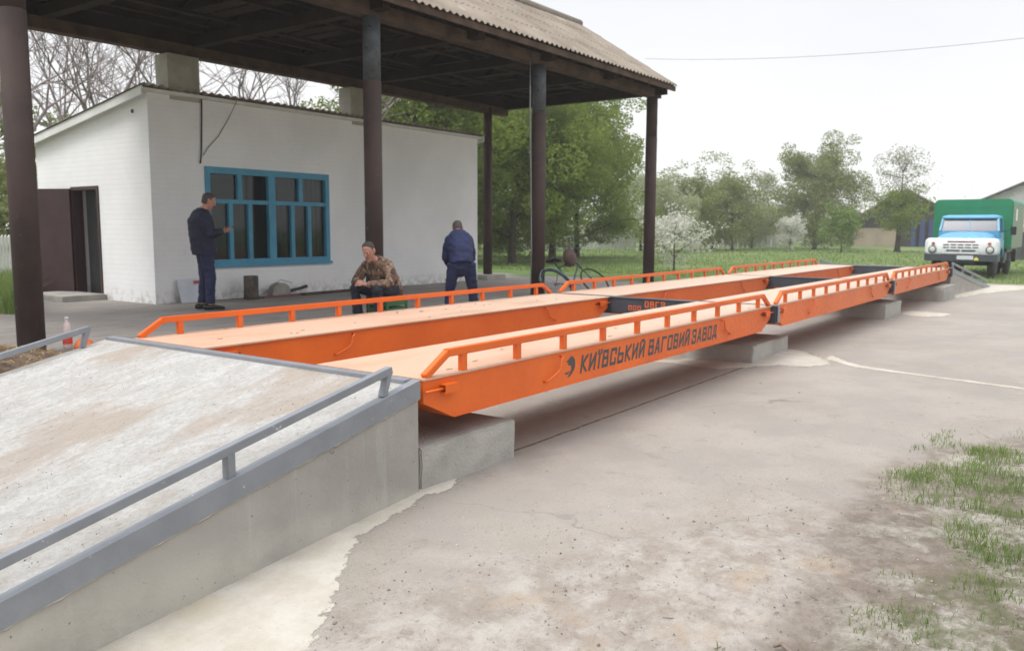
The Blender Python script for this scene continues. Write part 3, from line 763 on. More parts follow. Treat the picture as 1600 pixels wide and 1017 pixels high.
# ------------------------------------------------------------------ white house
HX0, HX1, HY0, HY1, HB = 4.05, 12.4, 9.3, 12.95, .22
HT0, HT1 = 3.65, 3.06
house = thing('white_house', 'low white painted brick house with a blue window and a lean-to roof', 'house', (HX0, HY0, .3))
def loc(o):      # geometry of big things is written in world coordinates; shift it under the Empty
    o.matrix_parent_inverse = Matrix.Translation(-Vector(o.parent.location)) if o.parent.parent is None else Matrix()
    return o
mb = MB(); T_ = .25
DY0, DY1, DZ = 10.86, 11.76, 2.22
mb.prism([(HY0, HB), (DY0, HB), (DY0, DZ), (DY1, DZ), (DY1, HB), (HY1, HB), (HY1, HT1), (HY0, HT0)], 'x', HX0, HX0+T_)
mb.prism([(HY0, HB), (HY1, HB), (HY1, HT1), (HY0, HT0)], 'x', HX1-T_, HX1)
WX0, WX1, WZ0, WZ1 = 5.02, 7.74, .885, 2.545
mb.box(HX0+T_, WX0, HY0, HY0+T_, HB, HT0-.03); mb.box(WX1, HX1-T_, HY0, HY0+T_, HB, HT0-.03)
mb.box(WX0, WX1, HY0, HY0+T_, HB, WZ0); mb.box(WX0, WX1, HY0, HY0+T_, WZ1, HT0-.03)
mb.box(HX0+T_, HX1-T_, HY1-T_, HY1, HB, HT1-.03)
o = loc(mb.build('wall', MAT['white_brick'], house))
mb = MB(); mb.box(HX0+T_+.004, HX1-T_-.004, HY0+T_+.004, HY1-T_-.004, .30, .325); loc(mb.build('floor', MAT['house_floor'], house))
mb = MB()   # a plastered partition seen through the door
mb.box(4.34, 5.9, 11.95, 12.05, .326, 2.9); mb.box(5.9, 6.0, HY0+T_+.01, 12.05, .326, 2.9); loc(mb.build('partition', MAT['room'], house))
# lean-to roof
sl = (HT1-HT0)/(HY1-HY0)
mb = MB(); xs = [HX0-.17+i*.035 for i in range(int((HX1-HX0+.34)/.035)+1)]
ys = [HY0-.13, HY0+1.2, HY0+2.5, HY1+.25]
def rz_(y): return HT0 + sl*(y-HY0)
rows = []
for y in ys:
    rows.append([(x, y+.012*mnoise.noise((x*2.1, y, 3)), rz_(y)+.060+.017*sin(2*pi*x/.15)) for x in xs])
n = len(xs); top = [p for r_ in rows for p in r_]; bot = [(p[0], p[1], p[2]-.014) for p in top]
fs = [(i*n+j, i*n+j+1, (i+1)*n+j+1, (i+1)*n+j) for i in range(3) for j in range(n-1)]
k = len(top); mb.add(top+bot, fs+[tuple(k+q for q in reversed(f)) for f in fs] + [(j, j+k, j+1+k, j+1) for j in range(n-1)] + [(3*n+j, 3*n+j+1, 3*n+j+1+k, 3*n+j+k) for j in range(n-1)], 0, False)
rf = loc(mb.build('roof', MAT['slate'], house, fixn=False))
for xx in (HX0-.15, HX1+.12):
    mb = MB(); mb.prism([(HY0-.09, rz_(HY0-.09)-.10), (HY1+.2, rz_(HY1+.2)-.10), (HY1+.2, rz_(HY1+.2)+.035), (HY0-.09, rz_(HY0-.09)+.035)], 'x', xx, xx+.03); loc(mb.build('verge_board', MAT['white_trim'], house))
mb = MB(); mb.prism([(HY0-.06, rz_(HY0)-.02), (HY1+.15, rz_(HY1+.15)-.02), (HY1+.15, rz_(HY1+.15)+.03), (HY0-.06, rz_(HY0)+.03)], 'x', HX0-.119, HX1+.119); loc(mb.build('roof_boards', MAT['white_trim'], house))
# window: outer frame, middle mullion, transoms and bars as one frame; glass and curtains behind
win = MB(); y0, y1 = HY0-.025, HY0+.09; fw_ = .095
def fr(x0, x1, z0, z1, a=y0, b=y1): win.box(x0, x1, a, b, z0, z1)
fr(WX0, WX1, WZ0, WZ0+.10); fr(WX0, WX1, WZ1-.11, WZ1); fr(WX0, WX0+fw_, WZ0+.1, WZ1-.11); fr(WX1-fw_, WX1, WZ0+.1, WZ1-.11)
xm = (WX0+WX1)/2; fr(xm-.075, xm+.075, WZ0+.1, WZ1-.11)
zt = WZ0 + .655*(WZ1-WZ0)
for a, b in ((WX0+fw_, xm-.075), (xm+.075, WX1-fw_)):
    fr(a, b, zt-.035, zt+.035, y0+.012, y1-.01)
    c = (a+b)/2; fr(c-.045, c+.045, zt+.035, WZ1-.11, y0+.012, y1-.01)
    for q in (1, 2):
        c = a+(b-a)*q/3; fr(c-.04, c+.04, WZ0+.1, zt-.035, y0+.012, y1-.01)
wn = loc(win.build('window', MAT['blue_frame'], house))
gl = MB(); gl.box(WX0+.05, WX1-.05, HY0+.045, HY0+.052, WZ0+.05, WZ1-.05); go = gl.build('glass', MAT['glass'], wn)
g2 = MB(); g2.box(WX0-.03, WX1+.03, HY0-.055, HY0-.0255, WZ0-.035, WZ0+.012); g2.build('sill', MAT['blue_frame'], wn)
# make the panes see-through glass with a dim room behind
gm = MAT['glass'].node_tree; tb = gm.nodes.new('ShaderNodeBsdfTransparent'); tb.inputs[0].default_value = (.75,.78,.78,1)
mxs = gm.nodes.new('ShaderNodeMixShader'); mxs.inputs[0].default_value = .62
pb = [n_ for n_ in gm.nodes if n_.type == 'BSDF_PRINCIPLED'][0]; ob = [n_ for n_ in gm.nodes if n_.type == 'OUTPUT_MATERIAL'][0]
gm.links.new(pb.outputs[0], mxs.inputs[1]); gm.links.new(tb.outputs[0], mxs.inputs[2]); gm.links.new(mxs.outputs[0], ob.inputs[0])
cu = MB(); pts = [(xm+.1+i*.02, HY0+.17+.02*sin(i*1.1)+.012*sin(i*.37)) for i in range(62)]
cu.loft([[(p[0], p[1], z) for p in pts] + [(p[0], p[1]+.006, z) for p in reversed(pts)] for z in (WZ0+.02, WZ1-.05)], 0, True); cu.build('curtain', MAT['curtain'], wn)
# door: dark frame, leaf swung fully open along the wall
d = MB(); d.box(HX0-.02, HX0+.16, DY0+.001, DY0+.06, .3, DZ); d.box(HX0-.02, HX0+.16, DY1-.06, DY1-.001, .3, DZ); d.box(HX0-.02, HX0+.16, DY0+.06, DY1-.06, DZ-.06, DZ-.001)
df = loc(d.build('door_frame', MAT['door_brown'], house))
d = MB(); a = radians(158); hx, hy = HX0-.03, DY1-.02; dx, dy = -sin(a), -cos(a); nx, ny = -dy, dx
def dp(u, z, t): return (hx+dx*u+nx*t, hy+dy*u+ny*t, z)
def dbox(u0, u1, z0, z1, t0, t1):
    vs = [dp(u, z, t) for z in (z0, z1) for u, t in ((u0, t0), (u1, t0), (u1, t1), (u0, t1))]
    d.add(vs, [(0,3,2,1),(4,5,6,7),(0,1,5,4),(1,2,6,5),(2,3,7,6),(3,0,4,7)])
dbox(0, .92, .36, DZ-.03, 0, .035)
for z0, z1 in ((.36,.50),(.86,.98),(1.42,1.54),(DZ-.15,DZ-.03)): dbox(.0, .92, z0, z1, -.014, -.0005)
for u0, u1 in ((0,.1),(.82,.92)):
    for z0, z1 in ((.501,.859),(.981,1.419),(1.541,DZ-.151)): dbox(u0, u1, z0, z1, -.0135, -.0005)
dr = loc(d.build('door', MAT['door_brown'], house))
hd = MB(); hd.tube([dp(.86,1.25,-.014), dp(.86,1.25,-.05), dp(.76,1.25,-.055)], .009, 8); hd.build('handle', MAT['steel'], dr)
st = MB(); st.box(HX0-.75, HX0-.005, DY0-.1, DY1+.3, .26, .40); loc(st.build('doorstep', MAT['block'], house, bevel=.01))
for x0, x1, yy in ((4.43, 5.0, .36), (8.38, 8.85, .36)):
    p = MB(); p.box(x0, x1, HY0-.004, HY0+yy, HT0-.10, 4.285); loc(p.build('brick_pier', MAT['pier'], house, bevel=.01))
c = MB(); c.tube([(5.0, HY0-.03, 3.72), (5.0, HY0-.02, 3.4), (4.98, HY0-.02, 3.0), (4.96, HY0-.025, 2.72), (4.94, HY0-.02, 2.58)], .013, 8); loc(c.build('cable', MAT['cable'], house))
c = MB(); c.tube([(5.62, HY0-.12, 3.66), (5.5, HY0-.03, 3.35), (5.3, HY0-.02, 3.05), (5.1, HY0-.02, 2.85), (5.0, HY0-.02, 2.72)], .006, 6); loc(c.build('cable', MAT['cable'], house))
h_ = MB(); h_.tube([(HX0-.003, 9.72, 3.36), (HX0-.012, 9.72, 3.36)], .035, 10); loc(h_.build('vent_hole', MAT['black'], house))
mb = MB(); mb.box(12.5, 13.3, 9.1, 9.9, .2, .42); tag(mb.build('concrete_slab', MAT['block'], bevel=.02), 'low pale concrete slab at the right end of the white house', 'concrete slab')

# ------------------------------------------------------------------ canopy on pipe pillars
CX0, CX1 = -.35, 13.92; EY0, EY1, RY = 4.93, 9.97, 7.45; EZ, RZ = 4.66, 6.27
can = thing('canopy', 'tall open canopy with a grey slate gable roof on rust brown pipe pillars', 'canopy', (6.8, 7.45, .3))
for (x, y, zz, grey) in ((.34,5.4,.3,0), (5.05,5.4,.3,1), (9.2,5.4,.3,1), (13.65,5.4,.2,0), (13.0,9.45,.25,0), (.34,9.45,.3,0)):
    p = MB(); r_ = .126 if y < 6 else .11
    split = 3.55
    p.tube([(x, y, zz-.2), (x, y, split)], r_, 24, mi=0); p.tube([(x, y, split), (x, y, 4.42)], r_-.004, 24, mi=1 if grey else 0)
    loc(p.build('pillar', [MAT['brown_pipe'], MAT['grey_pipe']], can))
def side(fy, fz, name, mat):      # a corrugated slope from the eave up to the ridge
    mb = MB(); xs = [CX0 + i*.0375 for i in range(int((CX1-CX0)/.0375)+1)]; n = len(xs); rows = []
    for k in range(5):
        y = fy + (RY-fy)*k/4
        for q in ((0,) if k in (0, 4) else (0, 1)):       # each course laps over the one below
            z = fz + (RZ-fz)*k/4 + (.012 if q else 0)
            rows.append([(x, y + (.010*mnoise.noise((x*1.3, k, 5)) if k == 0 else 0), z + .022*sin(2*pi*x/.15) + .03*mnoise.noise((x*.35, y*.5, 2))) for x in xs])
    top = [p for r_ in rows for p in r_]; K = len(top); nr = len(rows)
    fs = [(i*n+j, i*n+j+1, (i+1)*n+j+1, (i+1)*n+j) for i in range(nr-1) for j in range(n-1)]
    bot = [(p[0], p[1], p[2]-.012) for p in top]
    mb.add(top+bot, fs + [tuple(K+q for q in reversed(f)) for f in fs] + [(j, j+1, j+1+K, j+K) for j in range(n-1)] + [(i*n+n-1, (i+1)*n+n-1, (i+1)*n+n-1+K, i*n+n-1+K) for i in range(nr-1)] + [(i*n, i*n+K, (i+1)*n+K, (i+1)*n) for i in range(nr-1)])
    return loc(mb.build(name, mat, can, fixn=False))
side(EY0, EZ, 'roof_slope', MAT['slate']); side(EY1, EZ, 'roof_slope', MAT['slate'])
mb = MB(); mb.tube([(CX0, RY, RZ+.02), (CX1, RY, RZ+.02)], .09, 10); loc(mb.build('ridge_cap', MAT['slate'], can))
mb = MB()     # boarding under the sheets
for fy in (EY0+.06, EY1-.06):
    s = 1 if fy < RY else -1; k = (RZ-EZ)/(RY-EY0)
    z0 = EZ - .075 + .06*k
    nb = 13
    for i in range(nb):
        a, b = i/nb, (i+.93)/nb
        ya, yb = fy+(RY-fy)*a, fy+(RY-fy)*b; za, zb = z0+abs(ya-fy)*k, z0+abs(yb-fy)*k
        mb.prism([(ya, za), (yb, zb), (yb, zb+.02), (ya, za+.02)], 'x', CX0+.03, CX1-.03)
loc(mb.build('roof_boards', MAT['dark_wood'], can))
x = CX0+.1; k = (RZ-EZ)/(RY-EY0)
while x < CX1:
    mb = MB()
    for fy, s in ((EY0+.10, 1), (EY1-.10, -1)):
        mb.prism([(fy, EZ-.20+.1*k), (RY, RZ-.20), (RY, RZ-.08), (fy, EZ-.08+.1*k)], 'x', x, x+.06)
    loc(mb.build('rafter', MAT['dark_wood'], can)); x += .98
mb = MB(); mb.box(CX0+.05, CX1-.05, 5.29, 5.51, 4.40, 4.58); loc(mb.build('front_beam', MAT['old_wood'], can))
mb = MB(); mb.box(CX0+.05, CX1-.2, 9.36, 9.56, 4.295, 4.47); loc(mb.build('back_beam', MAT['old_wood'], can))
for x in (.28, 2.6, 5.0, 7.1, 9.15, 11.4, 13.62):
    mb = MB(); mb.box(x-.08, x+.08, 5.06, 9.86, 4.46 if x < 13 else 4.44, 4.62); mb.bar((x+.1, 5.5, 4.62), (x+.1, 7.4, 6.0), .05, .1, (1,0,0)); mb.bar((x+.1, 9.4, 4.62), (x+.1, 7.5, 6.0), .05, .1, (1,0,0))
    loc(mb.build('tie_beam', MAT['dark_wood'], can))
for x in (CX0+.14, CX1-.16):
    mb = MB()
    for i in range(22):
        ya = EY0+.2 + (EY1-EY0-.4)*i/22; yb = EY0+.2+(EY1-EY0-.4)*(i+.94)/22
        zf = lambda y: EZ - .1 + min(y-EY0, EY1-y)*k
        mb.prism([(ya, 4.50), (yb, 4.50), (yb, zf(yb)), (ya, zf(ya))], 'x', x, x+.022)
    loc(mb.build('gable_boards', MAT['dark_wood'], can))
mb = MB()
for y in (5.85, 6.35, 6.85, 8.05, 8.55, 9.05): mb.box(CX0+.1, CX1-.2, y, y+.10, 4.625, 4.665)
for i in range(46):          # loose ceiling boards lying on the joists
    xx = CX0+.2+i*.3; yy = 5.6 + R.random()*2.6
    if R.random() < .72: mb.box(xx, xx+.24, yy-.4, yy+R.uniform(.6, 2.0), 4.667+.002*(i % 3), 4.69)
loc(mb.build('ceiling_boards', MAT['dark_wood'], can))
mb = MB(); mb.box(CX0+.02, CX1-.02, EY0+.035, EY0+.075, EZ-.13, EZ-.03); loc(mb.build('eave_board', MAT['old_wood'], can))
mb = MB(); mb.box(CX0+.06, CX1-.3, 9.41, 9.44, 4.471, 4.84); loc(mb.build('back_board', MAT['dark_wood'], can))
mb = MB(); mb.tube([(8.83, 5.34, 4.40), (8.83, 5.34, 3.5), (8.90, 5.36, 2.4), (8.93, 5.36, 1.2), (8.95, 5.38, .31)], .011, 6); loc(mb.build('hanging_rope', MAT['steel'], can))
# ------------------------------------------------------------------ people
def remesh(mb, name, mat, parent, vox=.011, sm=3, mats=None):
    me = bpy.data.meshes.new('tmp'); me.from_pydata(mb.v, [], mb.f)
    bm = bmesh.new(); bm.from_mesh(me); bmesh.ops.recalc_face_normals(bm, faces=bm.faces); bm.to_mesh(me); bm.free()
    o = bpy.data.objects.new('tmp', me); COL.objects.link(o)
    md = o.modifiers.new('r', 'REMESH'); md.mode = 'VOXEL'; md.voxel_size = vox; md.use_smooth_shade = True
    dg = bpy.context.evaluated_depsgraph_get(); dg.update()
    nm = bpy.data.meshes.new_from_object(o.evaluated_get(dg))
    bpy.data.objects.remove(o); bpy.data.meshes.remove(me)
    bm = bmesh.new(); bm.from_mesh(nm)
    for _ in range(sm): bmesh.ops.smooth_vert(bm, verts=bm.verts, factor=.5, use_axis_x=True, use_axis_y=True, use_axis_z=True)
    for f in bm.faces: f.smooth = True
    bm.to_mesh(nm); bm.free(); nm.name = name; nm.materials.clear(); nm.materials.append(mat)
    r = bpy.data.objects.new(name, nm); COL.objects.link(r)
    if parent is not None: r.parent = parent
    return r
def V(*a): return Vector(a)
def hand(mb, w, d, back, side, curl=.9):
    """palm and five bent fingers; w wrist, d pointing along the hand, back = back of the hand, side = thumb side"""
    d = d.normalized(); back = (back - d*back.dot(d)).normalized(); s = d.cross(back).normalized()
    if s.dot(side) < 0: s = -s
    mb.tube([w-d*.02, w+d*.03, w+d*.085], [(.026,.019), (.036,.017), (.040,.014)], 10, ref=s, rnd=True)
    for i, (off, ln) in enumerate(((.030,.075), (.010,.085), (-.010,.079), (-.029,.062))):
        r0 = w + d*.082 + s*off; c1 = curl*.55; c2 = curl*1.25
        p1 = r0 + (d*cos(c1) - back*sin(c1))*ln*.5; p2 = p1 + (d*cos(c2) - back*sin(c2))*ln*.5
        mb.tube([r0-d*.012, r0, p1, p2], [.0095,.0092,.0085,.0072], 7, rnd=True)
    t0 = w + d*.025 + s*.030; t1 = t0 + (d*.6 + s*.6 - back*.3)*.04; t2 = t1 + (d*.8 + s*.1 - back*.5)*.035
    mb.tube([t0, t1, t2], [.0125,.0105,.0085], 7, rnd=True)
def head(body, c, up, f, parent, cap=None, hairlen=.0):
    up = up.normalized(); f = (f - up*f.dot(up)).normalized(); s = up.cross(f)
    prof = [(-.126,.014,.018,.050),(-.118,.028,.034,.052),(-.10,.045,.05,.034),(-.07,.058,.072,.016),(-.03,.066,.086,.006),(.02,.073,.094,.0),(.065,.072,.093,-.004),(.098,.058,.076,-.008),(.118,.036,.048,-.010),(.126,.014,.018,-.010)]
    body.tube([c+up*h+f*o for h,_,_,o in prof], [(a,b) for _,a,b,_ in prof], 16, ref=s, rnd=False)
    body.tube([c+f*.088+up*.022, c+f*.112-up*.018, c+f*.096-up*.028], [(.009,.010),(.016,.013),(.012,.008)], 8, ref=s, rnd=True)   # nose
    body.tube([c+f*.086+up*.034-s*.035, c+f*.094+up*.036, c+f*.086+up*.034+s*.035], [.009,.010,.009], 6, rnd=True)   # brow
    for q in (-1, 1):
        body.tube([c+s*q*.072-up*.03-f*.005, c+s*q*.082-f*.012, c+s*q*.079+up*.03-f*.012], [(.006,.012),(.008,.020),(.006,.015)], 8, ref=s, rnd=True)   # ear
        e = MB(); e.ball(c+s*q*.031+f*.083+up*.016, .0105, 8, 6); e.build('eye', MAT['eye'], parent)
        e = MB(); e.ball(c+s*q*.031+f*.0920+up*.016, .0060, 6, 4); e.build('pupil', MAT['black'], parent)
    l = MB(); l.tube([c+f*.080-up*.060-s*.024, c+f*.090-up*.058, c+f*.080-up*.060+s*.024], [.004,.006,.004], 6, rnd=True); l.build('mouth', MAT['lip'], parent)
    hr = MB()
    pr_ = [(-.05,.058,.050,-.045),(-.01,.072,.070,-.034),(.035,.079,.090,-.016),(.078,.075,.092,-.008),(.108,.060,.076,-.008),(.126,.040,.052,-.010),(.135,.016,.020,-.010)]
    hr.tube([c+up*h+f*o for h,_,_,o in pr_], [(a,b) for _,a,b,_ in pr_], 16, ref=s, rnd=False)
    remesh(hr, 'hair', MAT['hair'], parent, .009, 2)
    if cap:
        k = MB(); k.tube([c+up*.055+f*.0, c+up*.085, c+up*.125-f*.005, c+up*.140-f*.008], [(.083,.103),(.088,.108),(.076,.092),(.045,.055)], 18, ref=s, rnd=True)
        k.tube([c+up*.06+f*.085, c+up*.052+f*.125, c+up*.044+f*.150], [(.062,.010),(.058,.008),(.036,.006)], 12, ref=s, rnd=True)
        remesh(k, 'cap', MAT[cap], parent, .010, 2)
def person(label, loc_, rz, J, jacket, trousers, cap=None, jl=.0, feetdir=None, bulk=1., slim=1.):
    t = thing('person', label, 'person', loc_, rz)
    b = MB(); jk = MB(); tr = MB(); sh = MB()
    tp = J['torso']          # pelvis, waist, chest, neck base
    sx = V(0,1,0)
    # one continuous body: trunk, neck, head, limbs, hands, feet
    b.tube([tp[0], tp[1], tp[2], tp[3]], [(.15,.10),(.145,.10),(.17,.11),(.085,.075)], 14, ref=sx, rnd=True)
    b.tube([tp[3]-(tp[3]-tp[2])*.2, J['head']-J['hup'].normalized()*.06], [.058,.054], 12, rnd=True)
    head(b, J['head'], J['hup'], J['hf'], t, cap)
    for k in (0, 1):
        q = 1 if k == 0 else -1
        b.tube([J['hip'][k], J['knee'][k], J['ankle'][k]], [.085,.056,.040], 12, rnd=True)
        fd = (feetdir[k] if feetdir else V(1,0,0))
        b.tube([J['ankle'][k]-fd*.05-V(0,0,.05), J['ankle'][k]+fd*.06-V(0,0,.055), J['ankle'][k]+fd*.16-V(0,0,.065)], [(.034,.03),(.042,.028),(.036,.02)], 10, ref=V(0,0,1).cross(fd), rnd=True)
        b.tube([J['sho'][k], J['elb'][k], J['wri'][k]], [.052,.040,.029], 12, rnd=True)
        hand(b, J['wri'][k], J['hd'][k], J['hb'][k], J['hs'][k], J.get('curl', .9))
        # clothes
        tr.tube([J['hip'][k]+V(0,0,.03), J['hip'][k]*.55+J['knee'][k]*.45, J['knee'][k], J['knee'][k]*.45+J['ankle'][k]*.55, J['ankle'][k]+(J['knee'][k]-J['ankle'][k]).normalized()*.005], [.108,.092,.077,.070,.066], 14, rnd=False)
        sh.tube([J['ankle'][k]-fd*.075-V(0,0,.045), J['ankle'][k]+fd*.05-V(0,0,.045), J['ankle'][k]+fd*.185-V(0,0,.062)], [(.043,.043),(.050,.040),(.040,.026)], 12, ref=V(0,0,1).cross(fd), rnd=True)
        sl_ = (J['wri'][k]-J['elb'][k]).normalized()
        jk.tube([J['sho'][k]+V(0,-q*.03,.01), J['sho'][k]*.5+J['elb'][k]*.5, J['elb'][k], J['elb'][k]*.5+J['wri'][k]*.5, J['wri'][k]-sl_*.02], [.078,.072,.064,.056,.048], 14, rnd=False)
        jk.ball(J['elb'][k], .064, 12, 8); jk.ball(J['sho'][k]+V(0,-q*.02,0), .078, 12, 8)
    tr.tube([J['hip'][0]*.5+J['hip'][1]*.5-V(0,0,.06), tp[0], tp[0]*.35+tp[1]*.65], [(.15,.115),(.168,.125),(.155,.115)], 16, ref=sx, rnd=True)
    for k in (0,1): tr.ball(J['knee'][k], .076, 12, 8)
    up = (tp[1]-tp[0]).normalized()
    jk.tube([tp[0]-up*jl, tp[0]+up*.02, tp[1], tp[2], tp[3]*.7+tp[2]*.3, tp[3]+(tp[3]-tp[2]).normalized()*.03], [(.186*slim,.148*bulk),(.190*slim,.155*bulk),(.195*slim,.158*bulk),(.212*slim,.150*bulk),(.155*slim,.112*bulk),(.080,.076)], 18, ref=sx, rnd=False)
    remesh(b, 'body', MAT['skin'], t, .0065, 2)
    remesh(tr, 'trousers', MAT[trousers], t, .012, 2); remesh(jk, 'jacket', MAT[jacket], t, .012, 2); remesh(sh, 'shoes', MAT['shoe'], t, .010, 2)
    # cloth folds
    for ch in t.children:
        if ch.name.startswith(('jacket', 'trousers')):
            for v in ch.data.vertices:
                v.co += v.normal*(.010*mnoise.noise((v.co.x*9, v.co.y*9, v.co.z*16)) + .006*mnoise.noise((v.co.x*22, v.co.y*22, v.co.z*34)))
    return t
p1 = dict(torso=[V(-.01,0,.93), V(-.02,0,1.10), V(-.045,0,1.33), V(-.01,0,1.47)], head=V(.075,0,1.60), hup=V(.30,0,1), hf=V(1,0,-.45),
    hip=[V(-.01,.095,.90), V(-.01,-.095,.90)], knee=[V(.01,.11,.49), V(.05,-.10,.49)], ankle=[V(-.04,.12,.095), V(.03,-.11,.095)],
    sho=[V(-.04,.185,1.39), V(-.04,-.185,1.39)], elb=[V(.02,.245,1.13), V(.02,-.245,1.13)], wri=[V(.27,.06,1.17), V(.26,-.07,1.16)],
    hd=[V(1,-.15,.15), V(1,.15,.2)], hb=[V(0,.5,-1), V(0,-.5,-1)], hs=[V(0,.5,1), V(0,-.5,1)], curl=.8)
m1 = person('man in a navy jacket standing sideways by the blue window, looking at a phone', (3.97, 7.83, .306), radians(-22), p1, 'navy', 'jeans', jl=.10, bulk=1.22)
ph = MB(); ph.bar((.325,0,1.165), (.425,0,1.245), .074, .009, (-.6,0,.8)); po = ph.build('phone', MAT['black'], bevel=.002)
po.location = m1.location; po.rotation_euler = m1.rotation_euler
tag(po, 'small black phone in the hands of the man by the window', 'phone')
p2 = dict(torso=[V(0,0,.86), V(.08,0,1.01), V(.24,0,1.21), V(.34,0,1.30)], head=V(.43,0,1.37), hup=V(.6,0,.8), hf=V(.6,0,-1),
    hip=[V(-.01,.11,.83), V(-.01,-.11,.83)], knee=[V(.05,.17,.45), V(.05,-.18,.45)], ankle=[V(0,.19,.095), V(.02,-.20,.095)],
    sho=[V(.25,.165,1.20), V(.25,-.165,1.20)], elb=[V(.30,.20,.93), V(.30,-.20,.93)], wri=[V(.42,.08,.76), V(.42,-.08,.76)],
    hd=[V(.4,-.3,-1), V(.4,.3,-1)], hb=[V(1,.3,0), V(1,-.3,0)], hs=[V(0,-1,0), V(0,1,0)], curl=.9)
person('man in a blue jacket and dark blue trousers bending forward with his back turned', (5.55, 4.22, .25), radians(47), p2, 'navy2', 'jeans', jl=.04, slim=.94, bulk=1.15).scale = (.93, .93, .93)
p3 = dict(torso=[V(-.06,0,.44), V(.02,0,.59), V(.16,0,.78), V(.26,0,.87)], head=V(.36,.0,.985), hup=V(.38,0,1), hf=V(1,.25,-.25),
    hip=[V(.0,.10,.44), V(.0,-.10,.44)], knee=[V(.42,.19,.50), V(.42,-.19,.50)], ankle=[V(.40,.20,.095), V(.36,-.19,.095)],
    sho=[V(.19,.195,.80), V(.19,-.195,.80)], elb=[V(.30,.29,.58), V(.30,-.29,.58)], wri=[V(.50,.06,.57), V(.50,-.05,.60)],
    hd=[V(.6,-.5,.25), V(.6,.45,.1)], hb=[V(.2,.5,1), V(.2,-.5,1)], hs=[V(-.2,-1,.4), V(-.2,1,.4)], curl=1.2)
person('man in a brown camouflage jacket sitting in front of a pillar', (4.62, 4.74, .24), radians(184), p3, 'camo', 'dark_cloth', jl=.06)
t = thing('crate', 'green plastic crate under the seated man', 'crate', (4.64, 4.75, .24), radians(184))
mb = MB()
for z in (0, .09, .18, .27): 
    for q in (-1, 1): mb.box(-.2, .2, q*.15-.008, q*.15+.008, z, z+.06)
    for q in (-1, 1): mb.box(q*.2-.008, q*.2+.008, -.141, .141, z, z+.06)
for a in (-1, 1):
    for b_ in (-1, 1): mb.box(a*.2-.014, a*.2+.014, b_*.15-.014, b_*.15+.014, -.0, .335)
mb.build('sides', MAT['crate_green'], t); mb = MB(); mb.box(-.19, .19, -.14, .14, .315, .333); mb.build('lid', MAT['crate_green'], t)
# ------------------------------------------------------------------ truck   local: +x forward, +y its left, z up
tk = thing('truck', 'old truck with a blue cab, white front and green box body behind the far ramp', 'truck', (29.95, 1.40, -.14), pi)
def tw(name, x, y, r, wd, dual=False):
    w = thing(name, '', '', (0,0,0)); del w['label']; del w['category']; w.parent = tk; w.location = (x, y, r); 
    s = 1 if y > 0 else -1
    ty = MB(); ys = [0,.03,.07,wd-.07,wd-.03,wd]; rs = [r*.62,r*.88,r,r,r*.88,r*.62]
    def ring(o, k): return [(rs[k]*cos(2*pi*j/40), o + s*(-ys[k]), rs[k]*sin(2*pi*j/40)) for j in range(40)]
    ty.loft([ring(0, k) for k in range(6)])
    for j in range(40):
        a = 2*pi*j/40; ty.bar((r*.985*cos(a), -s*.05, r*.985*sin(a)), (r*.985*cos(a+.06), -s*(wd-.05), r*.985*sin(a+.06)), .03, .035, (cos(a),0,sin(a)))
    if dual: ty.loft([ring(-s*(wd+.03), k) for k in range(6)])
    ty.build('tyre', MAT['rubber'], w)
    rm = MB()
    rm.loft([[(q*cos(2*pi*j/24), s*o, q*sin(2*pi*j/24)) for j in range(24)] for q, o in ((r*.64,-.01),(r*.60,.012),(r*.52,-.06),(r*.30,-.075),(r*.26,.0),(r*.14,.03))])
    for j in range(8): a = 2*pi*j/8; rm.tube([(r*.4*cos(a), -s*.08, r*.4*sin(a)), (r*.4*cos(a), -s*.03, r*.4*sin(a))], .018, 6)
    rm.build('rim', MAT['dark_steel'], w)
    return w
R_ = .49
for y in (1.02, -1.02): tw('wheel', -.98, y, R_, .26)
for y in (1.08, -1.08): tw('wheel', -4.75, y, R_, .26, True)
# chassis
mb = MB()
for y in (-.42, .42): mb.box(-7.2, -.1, y-.05, y+.05, .62, .84)
for x in (-.5, -1.6, -3, -4.75, -6, -7): mb.box(x-.06, x+.06, -.369, .369, .66, .80)
mb.tube([(-.98, -.85, R_), (-.98, .85, R_)], .07, 10); mb.tube([(-4.75, -.8, R_), (-4.75, .8, R_)], .10, 10); mb.ball((-4.75, 0, R_), (.22,.2,.22))
mb.box(-1.45, -.35, -.36, .36, .50, .95)
mb.build('chassis', MAT['dark_steel'], tk)
mb = MB(); mb.box(-3.9, -2.95, .55, 1.05, .52, .92); mb.build('fuel_tank', MAT['dark_steel'], tk, bevel=.04)
mb = MB(); mb.loft([[(x, y, z) for y, z in ((-1.15,.60),(1.15,.60),(1.15,.84),(-1.15,.84))] for x in (.06, .12)], 0, False); 
for s in (-1,1): mb.prism([(.121,s*.9),(.121,s*1.15),(-.35,s*1.19),(-.35,s*1.13),(.06,s*1.09),(.06,s*.9)], 'z', .60, .84)
mb.build('bumper', MAT['dark_steel'], tk, bevel=.01)
mb = MB(); mb.box(.122, .132, -.10, .42, .665, .80); 
mb.build('number_plate', MAT['board_white'], tk)
mb = MB(); mb.prism([(-.58,.64),(-.44,.64),(-.44,.70),(-.51,.76),(-.58,.70)], 'x', .1225, .128); o = mb.build('sticker', MAT['yellow'], tk)
o.scale = (1,-1,1)
